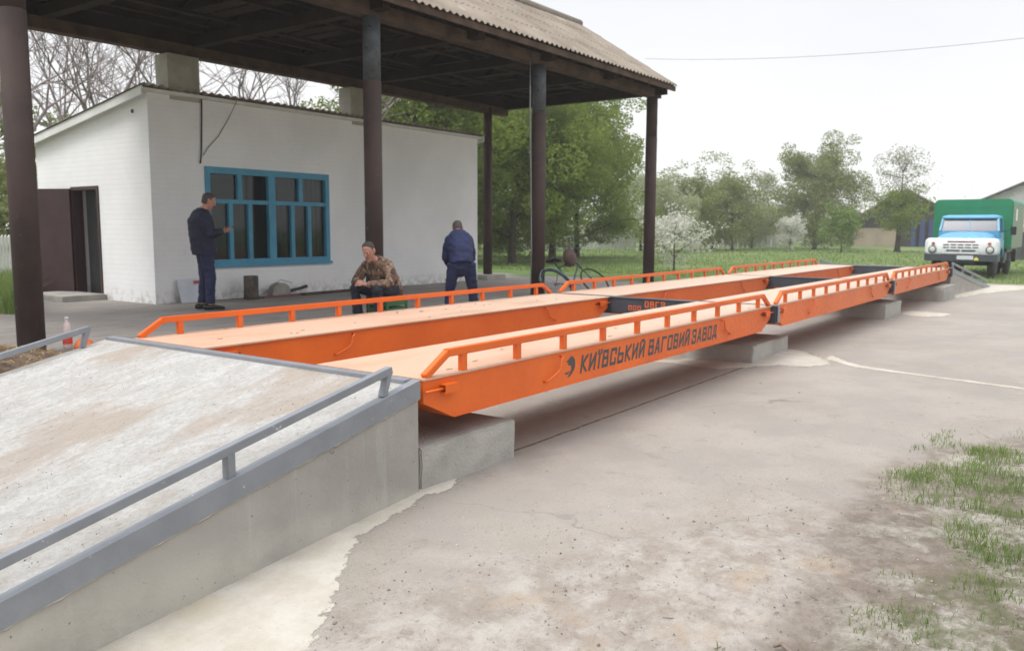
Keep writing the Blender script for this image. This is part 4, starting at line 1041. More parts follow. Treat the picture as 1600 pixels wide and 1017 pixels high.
# fenders: blue, with wheel arches
arch = [(-.98 + .60*cos(a), .49+.60*sin(a)) for a in [pi - i*pi/14*1.0 for i in range(1, 14)]]
prof = [(-1.62,.72)] + [(-1.60,.80)] + [(x, max(z,.70)) for x, z in arch] + [(-.36,.72),(-.03,.80),(-.01,1.10),(-.05,1.30),(-.18,1.38),(-.5,1.40),(-1.62,1.36)]
for s in (-1, 1):
    mb = MB(); n = len(prof); rings = []
    for y, k in ((.70,1.0),(1.06,1.0),(1.12,.985),(1.155,.95)):
        rings.append([(-.8+(p[0]+.8)*k, s*y, .9+(p[1]-.9)*k) for p in prof])
    mb.loft(rings, 0, False); mb.build('fender', MAT['truck_blue'], tk)
# white front: wraps the fender noses, with a rounded outline
def rrect(y0, y1, z0, z1, r, n=6):
    pts = []
    for cy, cz, a0 in ((y1-r, z1-r, 0), (y0+r, z1-r, pi/2), (y0+r, z0+r, pi), (y1-r, z0+r, 1.5*pi)):
        for i in range(n+1): a = a0+pi/2*i/n; pts.append((cy+r*cos(a), cz+r*sin(a)))
    return pts
mb = MB(); o_ = rrect(-1.17, 1.17, .80, 1.405, .16)
rings = [[(x, p[0]*k, 1.1+(p[1]-1.1)*k) for p in o_] for x, k in ((-.30,1.0),(-.05,1.0),(.005,.985),(.035,.94))]
mb.loft(rings, 0, True); fp = mb.build('front_panel', MAT['truck_white'], tk)
def slot(y0, y1, z0, z1, mat, name='grille_slot', x=.036): 
    b = MB(); b.box(x, x+.008, y0, y1, z0, z1); b.build(name, mat, fp)
slot(-.44, .44, 1.262, 1.305, MAT['red_strip'], 'badge_strip')
for z in (1.155, 1.06):
    for i in range(5): slot(-.565+i*.23, -.565+i*.23+.19, z, z+.038, MAT['dark_steel'])
slot(-.46, -.03, .945, .998, MAT['dark_steel']); slot(.03, .46, .945, .998, MAT['dark_steel'])
b = MB(); b.box(.036, .052, -.60, .60, .855, .925); b.build('grille_bar', MAT['truck_white'], fp, bevel=.008)
for s in (-1, 1):
    b = MB(); c = (.036, s*.905, 1.0)
    b.tube([(.02, c[1], c[2]), (.055, c[1], c[2])], .135, 24); hl = b.build('headlight', MAT['dark_steel'], tk)
    b = MB(); b.loft([[(x, c[1]+q*cos(2*pi*j/20), c[2]+q*sin(2*pi*j/20)) for j in range(20)] for x, q in ((.056,.105),(.075,.09),(.085,.05),(.088,.01))]); b.build('lens', MAT['chrome'], hl)
    b = MB(); b.tube([(.02, s*.885, 1.215), (.07, s*.885, 1.215)], .055, 14); b.build('turn_lamp', MAT['amber'], tk)
# bonnet
mb = MB(); rings = []
for x, hw, zt, zs in ((-.02,.80,1.395,1.36),(-.12,.83,1.44,1.38),(-.6,.87,1.54,1.40),(-1.2,.90,1.61,1.42),(-1.56,.92,1.64,1.43)):
    rings.append([(x,-hw,1.30),(x,-hw,zs),(x,-hw*.9,zs+(zt-zs)*.6),(x,-hw*.6,zt-.012),(x,-.12,zt),(x,.12,zt),(x,hw*.6,zt-.012),(x,hw*.9,zs+(zt-zs)*.6),(x,hw,zs),(x,hw,1.30)])
mb.loft(rings); mb.build('bonnet', MAT['truck_blue'], tk)
# cab: lower body, pillars, roof
mb = MB()
mb.prism([(-1.57,.78),(-1.57,1.655),(-2.95,1.655),(-2.95,.78)], 'y', -1.0, 1.0); lower = mb.build('cab_body', MAT['truck_blue'], tk, bevel=.03)
def cabring(x, hw, z): return [(x,-hw,z),(x,hw,z)]
mb = MB()
for s in (-1, 1):
    mb.bar((-1.60, s*.955, 1.65), (-1.83, s*.90, 2.12), .07, .07, (1,0,0)); mb.bar((-2.86, s*.955, 1.65), (-2.83, s*.90, 2.12), .10, .16, (1,0,0))
mb.box(-2.94, -2.88, -.90, .90, 1.656, 2.1)
mb.build('pillars', MAT['truck_blue'], tk)
mb = MB(); rings = []
for z, hw, xa, xb in ((2.10,.95,-1.74,-2.95),(2.15,.955,-1.72,-2.97),(2.21,.92,-1.80,-2.93),(2.25,.78,-1.98,-2.80)):
    r = .16; pts = []
    for cx_, cy_, a0 in ((xa-r, hw-r, 0), (xb+r, hw-r, pi/2), (xb+r, -hw+r, pi), (xa-r, -hw+r, 1.5*pi)):
        for i in range(6): a = a0+pi/2*i/5; pts.append((cx_+r*cos(a), cy_+r*sin(a), z))
    rings.append(pts)
mb.loft(rings); mb.build('roof', MAT['truck_blue'], tk)
mb = MB()
for s in (-1, 1): mb.add([(-1.63, s*.012, 1.66), (-1.63, s*.90, 1.66), (-1.83, s*.855, 2.10), (-1.83, s*.012, 2.10), (-1.645, s*.012, 1.66), (-1.645, s*.90, 1.66), (-1.845, s*.855, 2.10), (-1.845, s*.012, 2.10)], [(0,1,2,3),(7,6,5,4),(0,4,5,1),(1,5,6,2),(2,6,7,3),(3,7,4,0)])
mb.build('windscreen', MAT['windscreen'], tk)
mb = MB(); mb.bar((-1.625,0,1.66), (-1.825,0,2.10), .03, .03, (1,0,0)); mb.build('windscreen_bar', MAT['truck_blue'], tk)
for s in (-1, 1):
    d = MB(); d.box(-2.80, -1.72, min(s*1.001, s*1.018), max(s*1.001, s*1.018), .82, 1.645); dr_ = d.build('door', MAT['truck_blue'], tk, bevel=.01)
    d = MB(); d.prism([(-2.76,1.66),(-1.72,1.66),(-1.90,2.09),(-2.76,2.09)], 'y', s*.925, s*.932); d.build('side_window', MAT['windscreen'], dr_)
    d = MB(); d.tube([(-2.68, s*1.02, 1.45), (-2.66, s*1.05, 1.45), (-2.55, s*1.05, 1.45)], .012, 6); d.build('handle', MAT['chrome'], dr_)
    b = MB(); b.tube([(-1.95, s*.98, .52), (-1.95, s*1.12, .52), (-2.5, s*1.12, .52), (-2.5, s*.98, .52)], .02, 6); b.box(-2.45, -2.0, min(s*.99,s*1.13), max(s*.99,s*1.13), .50, .515); b.build('step', MAT['dark_steel'], tk)
    if s < 0: continue
    a = MB(); a.tube([(-1.66, s*1.0, 1.62), (-1.60, s*1.32, 1.70), (-1.62, s*1.34, 1.92)], .012, 6); ar = a.build('mirror', MAT['black'], tk)
    a = MB(); a.box(-1.66, -1.60, s*1.42-.09, s*1.42+.09, 1.52, 1.82); a.build('mirror_head', MAT['black'], ar, bevel=.02)
# green box body
vx0, vx1, vy0, vy1, vz0, vz1 = -3.2, -7.3, -1.46, 1.24, 1.0, 2.86
def vring(x, r=.20):
    pts = [(x, vy0, vz0), (x, vy1, vz0)]
    for cy_, a0 in ((vy1-r, 0), (vy0+r, pi/2)):
        for i in range(6): a = a0+pi/2*i/5; pts.append((x, cy_+r*cos(a), vz1-r+r*sin(a)))
    return pts
mb = MB(); mb.loft([vring(vx0), vring(vx1)], 0, False)
for f_i in range(len(mb.f)):
    vs_ = [mb.v[q] for q in mb.f[f_i]]
    if all(abs(p[1]-vy1) < 1e-3 for p in vs_): mb.m[f_i] = 1
van = mb.build('box_body', [MAT['truck_green'], MAT['truck_side']], tk, bevel=.02)
mb = MB()
mb.box(vx0, vx0+.012, vy0+.05, vy1-.05, 2.56, 2.60); mb.box(vx0, vx0+.012, vy0+.04, vy1-.04, 1.02, 1.07)
for y in (-.95, 0, .75): mb.box(vx0, vx0+.010, y-.02, y+.02, 1.071, 2.559)
mb.build('rib', MAT['truck_green'], van)
mb = MB(); mb.box(-4.6, -4.0, vy1+.001, vy1+.012, 2.05, 2.5); mb.build('side_window', MAT['windscreen'], van)
mb = MB(); mb.box(-7.2, -3.3, -1.3, 1.1, .86, .99); mb.build('subframe', MAT['dark_steel'], tk)
for s in (-1, 1):
    mb = MB(); mb.box(-5.45, -5.40, min(s*.85,s*1.2), max(s*.85,s*1.2), .45, .95); mb.build('mud_flap', MAT['rubber'], tk)

# ------------------------------------------------------------------ bicycle leaning at the third pillar
bk = thing('bicycle', 'old bicycle with dark curved handlebars leaning by the third canopy pillar', 'bicycle', (9.70, 4.72, .306), radians(-14))
bk.scale = (.92,.92,.92); bk.rotation_euler = (radians(-42), 0, radians(-14))
def bwheel(x):
    w = MB(); r = .335
    rings = []
    for j in range(32):
        a = 2*pi*j/32; rings.append([(x+(r+.018*cos(b))*cos(a), .018*sin(b), .355+(r+.018*cos(b))*sin(a)) for b in [2*pi*k/8 for k in range(8)]])
    w.loft(rings+[rings[0]], 0, True, False); o = w.build('wheel', MAT['rubber'], bk)
    sp = MB()
    for j in range(18): a = 2*pi*j/18; sp.tube([(x+.02*cos(a+.5), .02*(-1)**j, .355+.02*sin(a+.5)), (x+.32*cos(a), 0, .355+.32*sin(a))], .0022, 4)
    sp.tube([(x,-.05,.355),(x,.05,.355)], .02, 8); sp.build('spokes', MAT['steel'], o)
bwheel(-.52); bwheel(.55)
mb = MB()
for a, b, r in (((-.12,0,.30),(-.24,0,.82),.016),((-.12,0,.30),(.36,0,.80),.018),((-.23,0,.76),(.34,0,.86),.016),((-.12,0,.30),(-.52,0,.355),.010),((-.23,0,.76),(-.52,0,.355),.009),((.33,0,.92),(.40,0,.70),.02),((.40,0,.70),(.55,0,.355),.013)):
    mb.tube([a, b], r, 8)
mb.build('frame', MAT['bike_frame'], bk)
mb = MB(); mb.tube([(.15,.30,.98),(.28,.27,1.01),(.37,.15,1.05),(.36,0,1.03),(.37,-.15,1.05),(.28,-.27,1.01),(.15,-.30,.98)], .013, 8); mb.tube([(.33,0,.9),(.355,0,1.03)], .013, 8); mb.build('handlebar', MAT['black'], bk)
mb = MB(); mb.tube([(-.42,0,.93),(-.30,0,.945),(-.18,0,.93),(-.05,0,.92)], [(.05,.02),(.10,.032),(.06,.028),(.022,.018)], 12, ref=(0,1,0), rnd=True); mb.tube([(-.24,0,.8),(-.26,0,.93)], .013, 8); mb.build('saddle', MAT['black'], bk)
mb = MB()
mb.loft([[(-.52+(.385)*cos(a), y, .355+.385*sin(a)+.012*(1-(y/.03)**2)) for y in (-.03,-.01,.01,.03)] + [(-.52+(.38)*cos(a), y, .355+.38*sin(a)) for y in (.03,-.03)] for a in [pi*(.05+.9*i/14) for i in range(15)]]); mb.build('mudguard', MAT['bike_blue'], bk)
mb = MB(); mb.tube([(-.12,-.06,.30),(-.12,.06,.30)], .05, 12); mb.bar((-.12,-.08,.30),(0,-.08,.20),.02,.012); mb.bar((-.12,.08,.30),(-.24,.08,.40),.02,.012); mb.build('crank', MAT['steel'], bk)
bg_ = MB(); bg_.tube([(9.86,5.18,1.16),(9.87,5.17,1.12),(9.89,5.15,1.0),(9.92,5.13,.88),(9.93,5.12,.84)], [(.07,.05),(.12,.08),(.15,.10),(.13,.09),(.06,.05)], 12, ref=(1,-.2,0), rnd=False)
o = bg_.build('bag', MAT['bag_brown']); tag(o, 'brown cloth bag hanging from the bicycle handlebars', 'bag')

# ------------------------------------------------------------------ small things by the house
t = thing('log', 'short grey log standing upright against the house under the window', 'log', (5.62, 8.95, .304))
mb = MB(); n = 22; rings = []
for z, k in ((0,1.06),(.08,1.0),(.2,.98),(.34,1.0),(.40,.98)):
    rings.append([(.125*k*(1+.07*mnoise.noise((cos(2*pi*j/n)*2, sin(2*pi*j/n)*2, z)))*cos(2*pi*j/n), .125*k*(1+.07*mnoise.noise((cos(2*pi*j/n)*2, sin(2*pi*j/n)*2, z+3)))*sin(2*pi*j/n), z) for j in range(n)])
mb.loft(rings); mb.build('trunk', MAT['log'], t); mb = MB(); mb.tube([(0,0,.4005),(0,0,.404)], .112, 20); mb.build('cut_end', MAT['log_end'], t)
t = thing('board', 'white printed board leaning against the house behind the standing man', 'board', (4.62, 9.13, .304))
mb = MB(); mb.bar((0,0,.001),(0,.125,.38),.44,.012,(0,-1,.3)); mb.build('panel', MAT['board_white'], t)
mb = MB(); mb.bar((.13,.083,.30),(.13,.1,.35),.12,.004,(0,-1,.3)); mb.build('print', MAT['red_print'], t)
t = thing('grindstone', 'pale half round grinder with a dark handle lying on planks by the wall', 'tool', (6.32, 9.05, .33))
mb = MB(); mb.prism([(-.2,0),(.2,0)]+[(.2*cos(a),.05+.17*sin(a)) for a in [pi*i/12 for i in range(13)]], 'y', -.06, .1); mb.build('guard', MAT['pale_stone'], t, bevel=.01)
mb = MB(); mb.tube([(.2,0,.05),(.28,.0,.07),(.5,.05,.09),(.66,.06,.12)], [.04,.03,.028,.035], 10, rnd=True); mb.build('grip', MAT['black'], t)
mb = MB(); mb.tube([(-.2,0,.12),(-.42,-.02,.04),(-.5,-.03,.0)], .006, 6); mb.tube([(-.08,0,.22),(.02,.0,.27),(.3,.02,.2)], .006, 6); mb.build('wire', MAT['steel'], t)
mb = MB(); mb.bar((5.85,8.98,.318),(7.9,9.12,.318),.16,.024); tag(mb.build('plank', MAT['red_strip'], bevel=.003), 'thin reddish plank lying along the wall under the grinder', 'plank')
mb = MB(); mb.bar((6.7,8.88,.325),(8.9,9.08,.325),.14,.04); tag(mb.build('plank', MAT['old_wood'], bevel=.003), 'weathered plank along the wall behind the seated man', 'plank')
# bottle and cloth by the left pillar, dirt heap in front of it
t = thing('bottle', 'clear plastic bottle with a red label at the foot of the left pillar', 'bottle', (.60, 5.22, .33))
mb = MB(); mb.tube([(0,0,0),(0,0,.02),(0,0,.20),(0,0,.25),(0,0,.275),(0,0,.295)], [.038,.043,.043,.032,.016,.016], 16); mb.build('flask', MAT['bottle_clear'], t)
mb = MB(); mb.tube([(0,0,.05),(0,0,.15)], .0445, 16, cap=False); mb.build('label', MAT['label_red'], t); mb = MB(); mb.tube([(0,0,.2955),(0,0,.315)], .018, 12); mb.build('cap', MAT['board_white'], t)
mb = MB(); rings = []
for z, k in ((0,1),(.03,1.05),(.07,.8),(.10,.4),(.112,.08)):
    rings.append([(.74+.09*k*cos(a)*(1+.2*sin(3*a)), 5.16+.07*k*sin(a), .318+z+.012*sin(2*a+z*30)) for a in [2*pi*j/20 for j in range(20)]])
mb.loft(rings); tag(mb.build('rag', MAT['orange_rag']), 'crumpled orange cloth beside the red labelled bottle', 'cloth')
hp = blob(-.75, 4.35, 1.15, .98, 60, 21, .2, .2)
mb = MB(); n = len(hp); rs = []
for k in range(14):
    f = 1-k/14; rs.append([(-.75+(p[0]+.75)*f, 4.35+(p[1]-4.35)*f, .29 + .235*(1-f*f)*(1+.5*mnoise.noise((p[0]*f*2.2,p[1]*f*2.2,1))) + (.05*mnoise.noise((p[0]*f*7,p[1]*f*7,4)) if k else -.03)) for p in hp])
mb.loft(rs); tag(mb.build('dirt_heap', MAT['dirt']), 'heap of brown dirt and straw beside the left guard rail of the ramp', 'dirt heap')
mb = MB()
def heap_z(x, y):
    d = sqrt(((x+.75)/1.15)**2+((y-4.35)/.98)**2); return .30+.22*max(0,1-d*d)+.03
for i in range(900):
    x, y = R.gauss(-.75,.55), R.gauss(4.45,.5); a = R.uniform(0,6.3); l = R.uniform(.03,.11); z = heap_z(x,y)
    if ((x+.75)/1.15)**2+((y-4.35)/.98)**2 > 1.1 or y < 3.45: continue
    mb.bar((x,y,z),(x+l*cos(a),y+l*sin(a),z+R.uniform(-.01,.03)),.006,.003)
stuff(mb.build('straw', MAT['straw'], fixn=False), 'dry straw scattered over the dirt heap', 'straw')
# overhead wire
ax, ay = far(1000, 46); bx, by = far(1720, 30)
mb = MB(); za = 1.53 + (360-103)/FPX*46*1.0; zb = 1.53 + (360-52)/FPX*30
mb.tube([(ax+(bx-ax)*i/20, ay+(by-ay)*i/20, za+(zb-za)*i/20 - 1.6*(i/20)*(1-i/20)) for i in range(21)], .010, 6); tag(mb.build('overhead_wire', MAT['steel']), 'thin wire crossing the sky above the truck', 'wire')
# ------------------------------------------------------------------ trees
def skeleton(r, h, base, cw, trunk_r, limbs=9, lean=.03):
    """trunk and limbs; returns tubes and the tips that carry leaves"""
    tubes = []; tips = []
    px = py = 0; tp = []
    for i in range(8):
        z = h*.80*i/7; tp.append(Vector((px, py, z))); px += r.gauss(0, lean*h/8); py += r.gauss(0, lean*h/8)
    tubes.append((tp, [trunk_r*(1.25 if i == 0 else 1)*(1-i/8.2) for i in range(8)]))
    for k in range(limbs):
        t = base + (1-base)*(k+.5)/limbs*.92
        f = min(.999, t/.80 if t < .80 else .99); idx = f*7; i = min(6, int(idx)); p = tp[i].lerp(tp[i+1], idx-i)
        a = k*2.4 + r.uniform(-.5,.5); el = r.uniform(.35,.95); ln = cw*.5*r.uniform(.6,1.05)*(1.1-.55*abs(t-.5))
        d = Vector((cos(a)*cos(el), sin(a)*cos(el), sin(el))); pts = [p]; q = p.copy()
        for s in range(4):
            q = q + d*ln/4; d = (d + Vector((r.gauss(0,.18), r.gauss(0,.18), r.gauss(.08,.12)))).normalized(); pts.append(q.copy())
        rb = trunk_r*.42*(1-t*.55); tubes.append((pts, [rb*(1-s/5) for s in range(5)]))
        tips.append(pts[-1]); tips.append(pts[2])
        for s in range(5):
            b = pts[1+s % 4]; dd = (d + Vector((r.gauss(0,.7), r.gauss(0,.7), r.gauss(.1,.45)))).normalized(); l2 = ln*r.uniform(.3,.6)
            e = b+dd*l2; m_ = b+dd*l2*.5+Vector((r.gauss(0,.06),r.gauss(0,.06),r.gauss(0,.06)))*l2
            tubes.append(([b, m_, e], [rb*.38, rb*.25, rb*.10])); tips.append(e)
    tips.append(tp[-1])
    return tubes, tips
def leafcloud(r, mb, clumps, n, size):
    tot = sum(c[1]**2 for c in clumps)
    for c, rad in clumps:
        k = int(n*rad**2/tot)
        for _ in range(k):
            while True:
                v = Vector((r.uniform(-1,1), r.uniform(-1,1), r.uniform(-1,1)))
                if v.length <= 1: break
            v = v*(v.length**-.35 if v.length > .05 else 1)
            p = c + Vector((v.x*rad, v.y*rad, v.z*rad*.72))
            s = size*r.uniform(.55,1.25)
            u = Vector((r.gauss(0,1), r.gauss(0,1), r.gauss(0,.7))).normalized(); w_ = u.cross(Vector((r.gauss(0,1), r.gauss(0,1), r.gauss(0,1)))).normalized()
            mb.add([p-u*s*.5, p+w_*s*.30, p+u*s*.5, p-w_*s*.30], [(0,1,2,3)])
_vc = {}
def tree_mesh(key, seed, h, cw, base, n, size, leafmat, bark='bark', limbs=9, trunk_r=None, squash=1.):
    r = random.Random(seed)
    tubes, tips = skeleton(r, h, base, cw, trunk_r or h*.022, limbs)
    tb = MB()
    for pts, rad in tubes: tb.tube(pts, rad, 6 if rad[0] > .06 else 4, cap=False)
    zl, zh = h*squash*base, h*1.0; extra = []
    for _ in range(len(tips)):
        z = zl + (zh-zl)*r.random()**.8; q = (z-(zl+zh)/2)/((zh-zl)/2); rr = cw*.5*max(.15, (1-q*q))**.5*(1+.22*r.gauss(0,1)); a = r.uniform(0,6.283); k = r.uniform(.35,1)**.5
        extra.append((Vector((rr*k*cos(a), rr*k*sin(a), z)), cw*r.uniform(.09,.17)))
    if n < 300: extra = []
    clumps = extra + [(t + Vector((r.gauss(0,.15), r.gauss(0,.15), r.gauss(.1,.15)))*cw*.12, cw*r.uniform(.075,.15)) for t in tips]
    lf = MB(); leafcloud(r, lf, clumps, n, size)
    return tb, lf
def tree(name, label, cat, key, pos, args, rot=0, sc=1., group=None, leafmat='leaf_green', bark='bark'):
    """a thing with two parts: trunk (with its limbs) and crown; meshes of one kind are shared"""
    x, y = pos; t = thing(name, label, cat, (x, y, GZ(x, y)-.05), rot, group); t.scale = (sc, sc, sc)
    if key not in _vc:
        tb, lf = tree_mesh(key, *args, leafmat=leafmat)
        a = tb.build('trunk', MAT[bark], t, fixn=False); b = lf.build('crown', MAT[leafmat], t, fixn=False) if lf.v else None
        _vc[key] = (a.data, b.data if b else None)
    else:
        for nm, me in zip(('trunk', 'crown'), _vc[key]):
            if me: o = bpy.data.objects.new(nm, me); COL.objects.link(o); o.parent = t
    return t
G1 = 'leafy green trees behind the canopy'
A1 = (31, 9.0, 8.0, .10, 52000, .18); A2 = (32, 9.2, 8.2, .09, 52000, .18)
for i, (u, d, key, rot, sc, lab) in enumerate((
    (655, 37, 'la', .3, 1.0, 'green tree rising over the right half of the house roof'),
    (735, 42, 'lb', 1.9, 1.0, 'green tree between the right end of the house and the third pillar'),
    (800, 41, 'la', 2.6, .98, 'green tree with low branches directly behind the third pillar'),
    (862, 45, 'lb', 4.0, .93, 'green tree with a dark trunk just right of the third pillar'),
    (900, 50, 'la', 5.2, .86, 'rightmost tall green tree, whose crown ends left of the last pillar'))):
    tree('linden_tree', lab, 'tree', key, far(u, d), A1 if key == 'la' else A2, rot, sc, G1)
tree('garden_tree', 'small pale green tree beyond the last canopy pillar', 'tree', 'gp', far(1000, 66), (41, 6.0, 5.5, .2, 12000, .18), 0, .9, None, 'leaf_pale')
G2 = 'bushy fruit trees along the white fence'
for u, d, key, rot, sc, lm, lab in (
    (1038, 60, 'b1', 0, 1.0, 'leaf_pale', 'loose pale green tree just right of the last pillar'),
    (1078, 66, 'b2', 1, 1.05, 'leaf_mid', 'olive green bushy tree with a dark hollow left of the white fence'),
    (1112, 72, 'b1', 2.2, 1.12, 'leaf_pale', 'pale green tree over the left end of the white fence'),
    (1142, 70, 'b2', 3.5, 1.10, 'leaf_mid', 'taller narrow green tree behind the middle of the white fence'),
    (1172, 76, 'b1', 4.4, .85, 'leaf_pale', 'low pale green tree over the right end of the white fence')):
    tree('fruit_tree', lab, 'tree', key, far(u, d), (51, 4.9, 4.6, .14, 12000, .16) if key == 'b1' else (52, 5.0, 4.8, .12, 13000, .16), rot, sc, G2, lm)
tree('grey_tree', 'pale grey thin leaved tree beside the big green tree', 'tree', 'gt', far(1190, 95), (61, 8.0, 4.6, .25, 3500, .24), 0, 1.0, None, 'leaf_greyish', 'bare_bark')
tree('grey_tree', 'faint grey tree top rising behind the olive green bushy tree', 'tree', 'gt', far(1090, 100), None, 2, .82, None, 'leaf_greyish', 'bare_bark')
tree('grey_tree', 'faint grey tree top behind the narrow green tree at the white fence', 'tree', 'gt', far(1140, 100), None, 4, .84, None, 'leaf_greyish', 'bare_bark')
tree('big_tree', 'large round green tree with a paler top standing alone left of the barn', 'tree', 'big', far(1270, 74), (71, 7.9, 7.8, .08, 42000, .18), .8, 1., None, 'leaf_mid')
tree('half_bare_tree', 'slim tree with a sparse bare top in front of the barn', 'tree', 'hb', far(1398, 66), (81, 7.9, 4.6, .36, 3400, .16), 2.0, 1., None, 'leaf_greyish', 'bark')
tree('young_tree', 'small leafy green tree mixed with the lower half of the sparse tree by the barn', 'tree', 'yt', far(1402, 64.5), (82, 4.9, 4.0, .28, 6500, .18), 1.0, .92, None, 'leaf_green', 'bark')
tree('shrub', 'bright green round shrub on a short trunk right of the large green tree', 'shrub', 'sh', far(1312, 64), (91, 3.0, 3.3, .22, 5000, .18), 0, .95, None, 'leaf_fresh')
tree('blossom_bush', 'white flowering bush at the foot of the large green tree', 'bush', 'bl', far(1232, 68), (92, 2.9, 2.9, .10, 4000, .16), 0, .9, None, 'blossom_white')
tree('blossom_tree', 'low white flowering tree with a dark trunk behind the last pillar', 'tree', 'bl2', far(1052, 33), (93, 2.2, 2.6, .16, 3600, .11), 0, .95, None, 'blossom_white')
tree('blossom_bush', 'white flowering shrub at the right picture edge beside the truck', 'bush', 'bl', far(1606, 58), None, 1.4, .9, None, 'blossom_white')
tree('bare_bush', 'thin leafless bush behind the top of the green truck box', 'bush', 'bb', far(1548, 62), (94, 4.6, 4.0, .2, 90, .2), 0, 1.0, None, 'leaf_greyish', 'bare_bark')
# undergrowth band behind the trees closes the horizon
r = random.Random(5)
for i, (u, d, sc, lm, lab) in enumerate((
    (705, 52, 1.0, 'leaf_green', 'dark green bush under the trees left of the third pillar'), (795, 50, .85, 'leaf_green', 'dark green bush at the foot of the trees directly behind the third pillar'), (690, 60, 1.25, 'leaf_mid', 'low hedge bush under the trees behind the seated man'), (860, 66, .75, 'leaf_mid', 'low green bush behind the linden trunks right of the third pillar'), (960, 80, .9, 'leaf_pale', 'low pale bush far behind the last pillar'),
    (1025, 84, .9, 'leaf_mid', 'dull green bush just right of the last pillar far back'), (1205, 84, 1.1, 'leaf_mid', 'green bush behind the right end of the white fence'),
    (1335, 95, .95, 'leaf_mid', 'dull green bush at the left end of the barn'), (-20, 26, .9, 'leaf_mid', 'green bush behind the white fence at the left picture edge'))):
    tree('hedge_bush', lab, 'bush', 'hd'+lm, far(u, d), (100, 3.0, 4.8, .05, 7000, .22), i*1.1, sc, 'hedge bushes at the back of the meadow', lm)
r = random.Random(15); mb = MB(); cl_ = []
for i in range(260):
    u = r.uniform(540, 1370); d = r.uniform(98, 118); x, y = far(u, d); hh = 2.0+1.6*(.5+.5*mnoise.noise((u*.012, 3, 1)))
    cl_.append((Vector((x, y, -.14+hh*r.random()**.7)), r.uniform(.7,1.3)))
leafcloud(r, mb, cl_, 26000, .42)
stuff(mb.build('distant_thicket', MAT['leaf_pale'], fixn=False), 'pale green thicket closing the far side of the meadow', 'thicket')
# ------------------------------------------------------------------ bare trees behind the house
def bare_mesh(seed, h):
    r = random.Random(seed); mb = MB()
    def grow(p, d, ln, rad, dep):
        pts = [p]; q = p
        for s in range(3):
            d = (d + Vector((r.gauss(0,.10), r.gauss(0,.10), r.gauss(.03,.08)))).normalized(); q = q + d*ln/3; pts.append(q)
        mb.tube(pts, [rad, rad*.87, rad*.74, rad*.62], 6 if dep < 2 else 3, cap=False)
        if dep >= 5: return
        for k in range(2 if dep < 2 else r.choice((2,3))):
            ax = Vector((r.gauss(0,1), r.gauss(0,1), r.gauss(0,.3))).normalized()
            nd = (d + ax*r.uniform(.35,.75)).normalized(); nd.z = max(nd.z, -.05)
            grow(q if k < 2 else pts[2], nd, ln*r.uniform(.62,.85), max(.010, rad*r.uniform(.5,.66)), dep+1)
        if dep > 0:
            for k in range(2):
                b = pts[1+k]; nd = (d + Vector((r.gauss(0,.8), r.gauss(0,.8), r.gauss(.1,.5)))).normalized()
                grow(b, nd, ln*r.uniform(.35,.55), max(.009, rad*.3), max(dep+2, 4))
    for k in range(2):
        a = k*2.9 + r.uniform(-.5,.5); grow(Vector((.15*cos(a), .15*sin(a), 0)), Vector((.22*cos(a), .22*sin(a), 1)).normalized(), h*.30, h*.012, 0)
    return mb
bm_ = [bare_mesh(s, 10.5).build('trunk', MAT['bare_bark'], None, fixn=False) for s in (7, 19)]
used = [False, False]
for i, (u, d, k, rot, sc, lab) in enumerate((
    (75, 27, 0, 0, 1.0, 'leafless tree just right of the left pillar behind the house'), (-45, 23, 1, .7, 1.0, 'leafless tree partly hidden by the left pillar at the picture edge'),
    (150, 30, 1, 1.5, 1.05, 'leafless tree over the middle of the sloping house roof edge'), (225, 28, 0, 2.3, 1.0, 'leafless tree just left of the first brick pier on the house'),
    (330, 31, 1, 3.1, 1.0, 'leafless tree seen through the gap right of the first brick pier'), (410, 33, 0, 4.2, 1.05, 'leafless tree in the middle of the gap above the blue window'),
    (500, 31, 1, 5.0, .95, 'leafless tree seen at the right end of the gap under the canopy'), (110, 40, 0, 5.5, 1.2, 'leafless tree farthest back on the left behind the house'),
    (270, 42, 1, 1.1, 1.2, 'leafless tree far back behind the first brick pier'))):
    x, y = far(u, d); t = thing('bare_tree', lab, 'tree', (x, y, GZ(x, y)-.05), rot, 'bare trees behind the white house'); t.scale = (sc, sc, sc)
    if not used[k]: o = bm_[k]; used[k] = True
    else: o = bm_[k].copy(); COL.objects.link(o)
    o.parent = t
tree('evergreen_tree', 'green tree at the left picture edge behind the pillar', 'tree', 'ev', far(-18, 30), (33, 6.2, 4.6, .12, 4200, .24), 0, 1., None, 'leaf_mid')

# ------------------------------------------------------------------ fences and far buildings
def picket(u0, d0, u1, d1, hgt, label, step=.2, w_=.09, group='white fences'):
    ax, ay = far(u0, d0); bx, by = far(u1, d1); L = math.hypot(bx-ax, by-ay); t = thing('picket_fence', label, 'fence', (ax, ay, GZ(ax, ay)), atan2(by-ay, bx-ax), group)
    p = MB(); n = int(L/step)
    for i in range(n): x = i*step; p.prism([(x,.05),(x+w_,.05),(x+w_,hgt-.05),(x+w_/2,hgt),(x,hgt-.05)], 'y', -.012, .012)
    p.build('pickets', MAT['fence_white'], t)
    q = MB()
    for z in (.22, hgt-.3): q.box(0, L, .013, .05, z, z+.08)
    q.build('rail', MAT['fence_white'], t)
    i = 0
    while i*2.5 < L:
        s = MB(); s.box(i*2.5-.05, i*2.5+.05, .051, .15, -.1, hgt-.02); s.build('post', MAT['fence_white'], t); i += 1
picket(-60, 17.2, 40, 19.5, 1.05, 'white picket fence at the left picture edge behind the pillar', .13, .085)
picket(1082, 74, 1218, 80, 1.25, 'white fence with wide gaps under the bushy fruit trees', .62, .40)
picket(770, 62, 1000, 70, 1.35, 'white fence behind the trunks of the tall green trees', .5, .36)
bx, by = far(1408, 88)
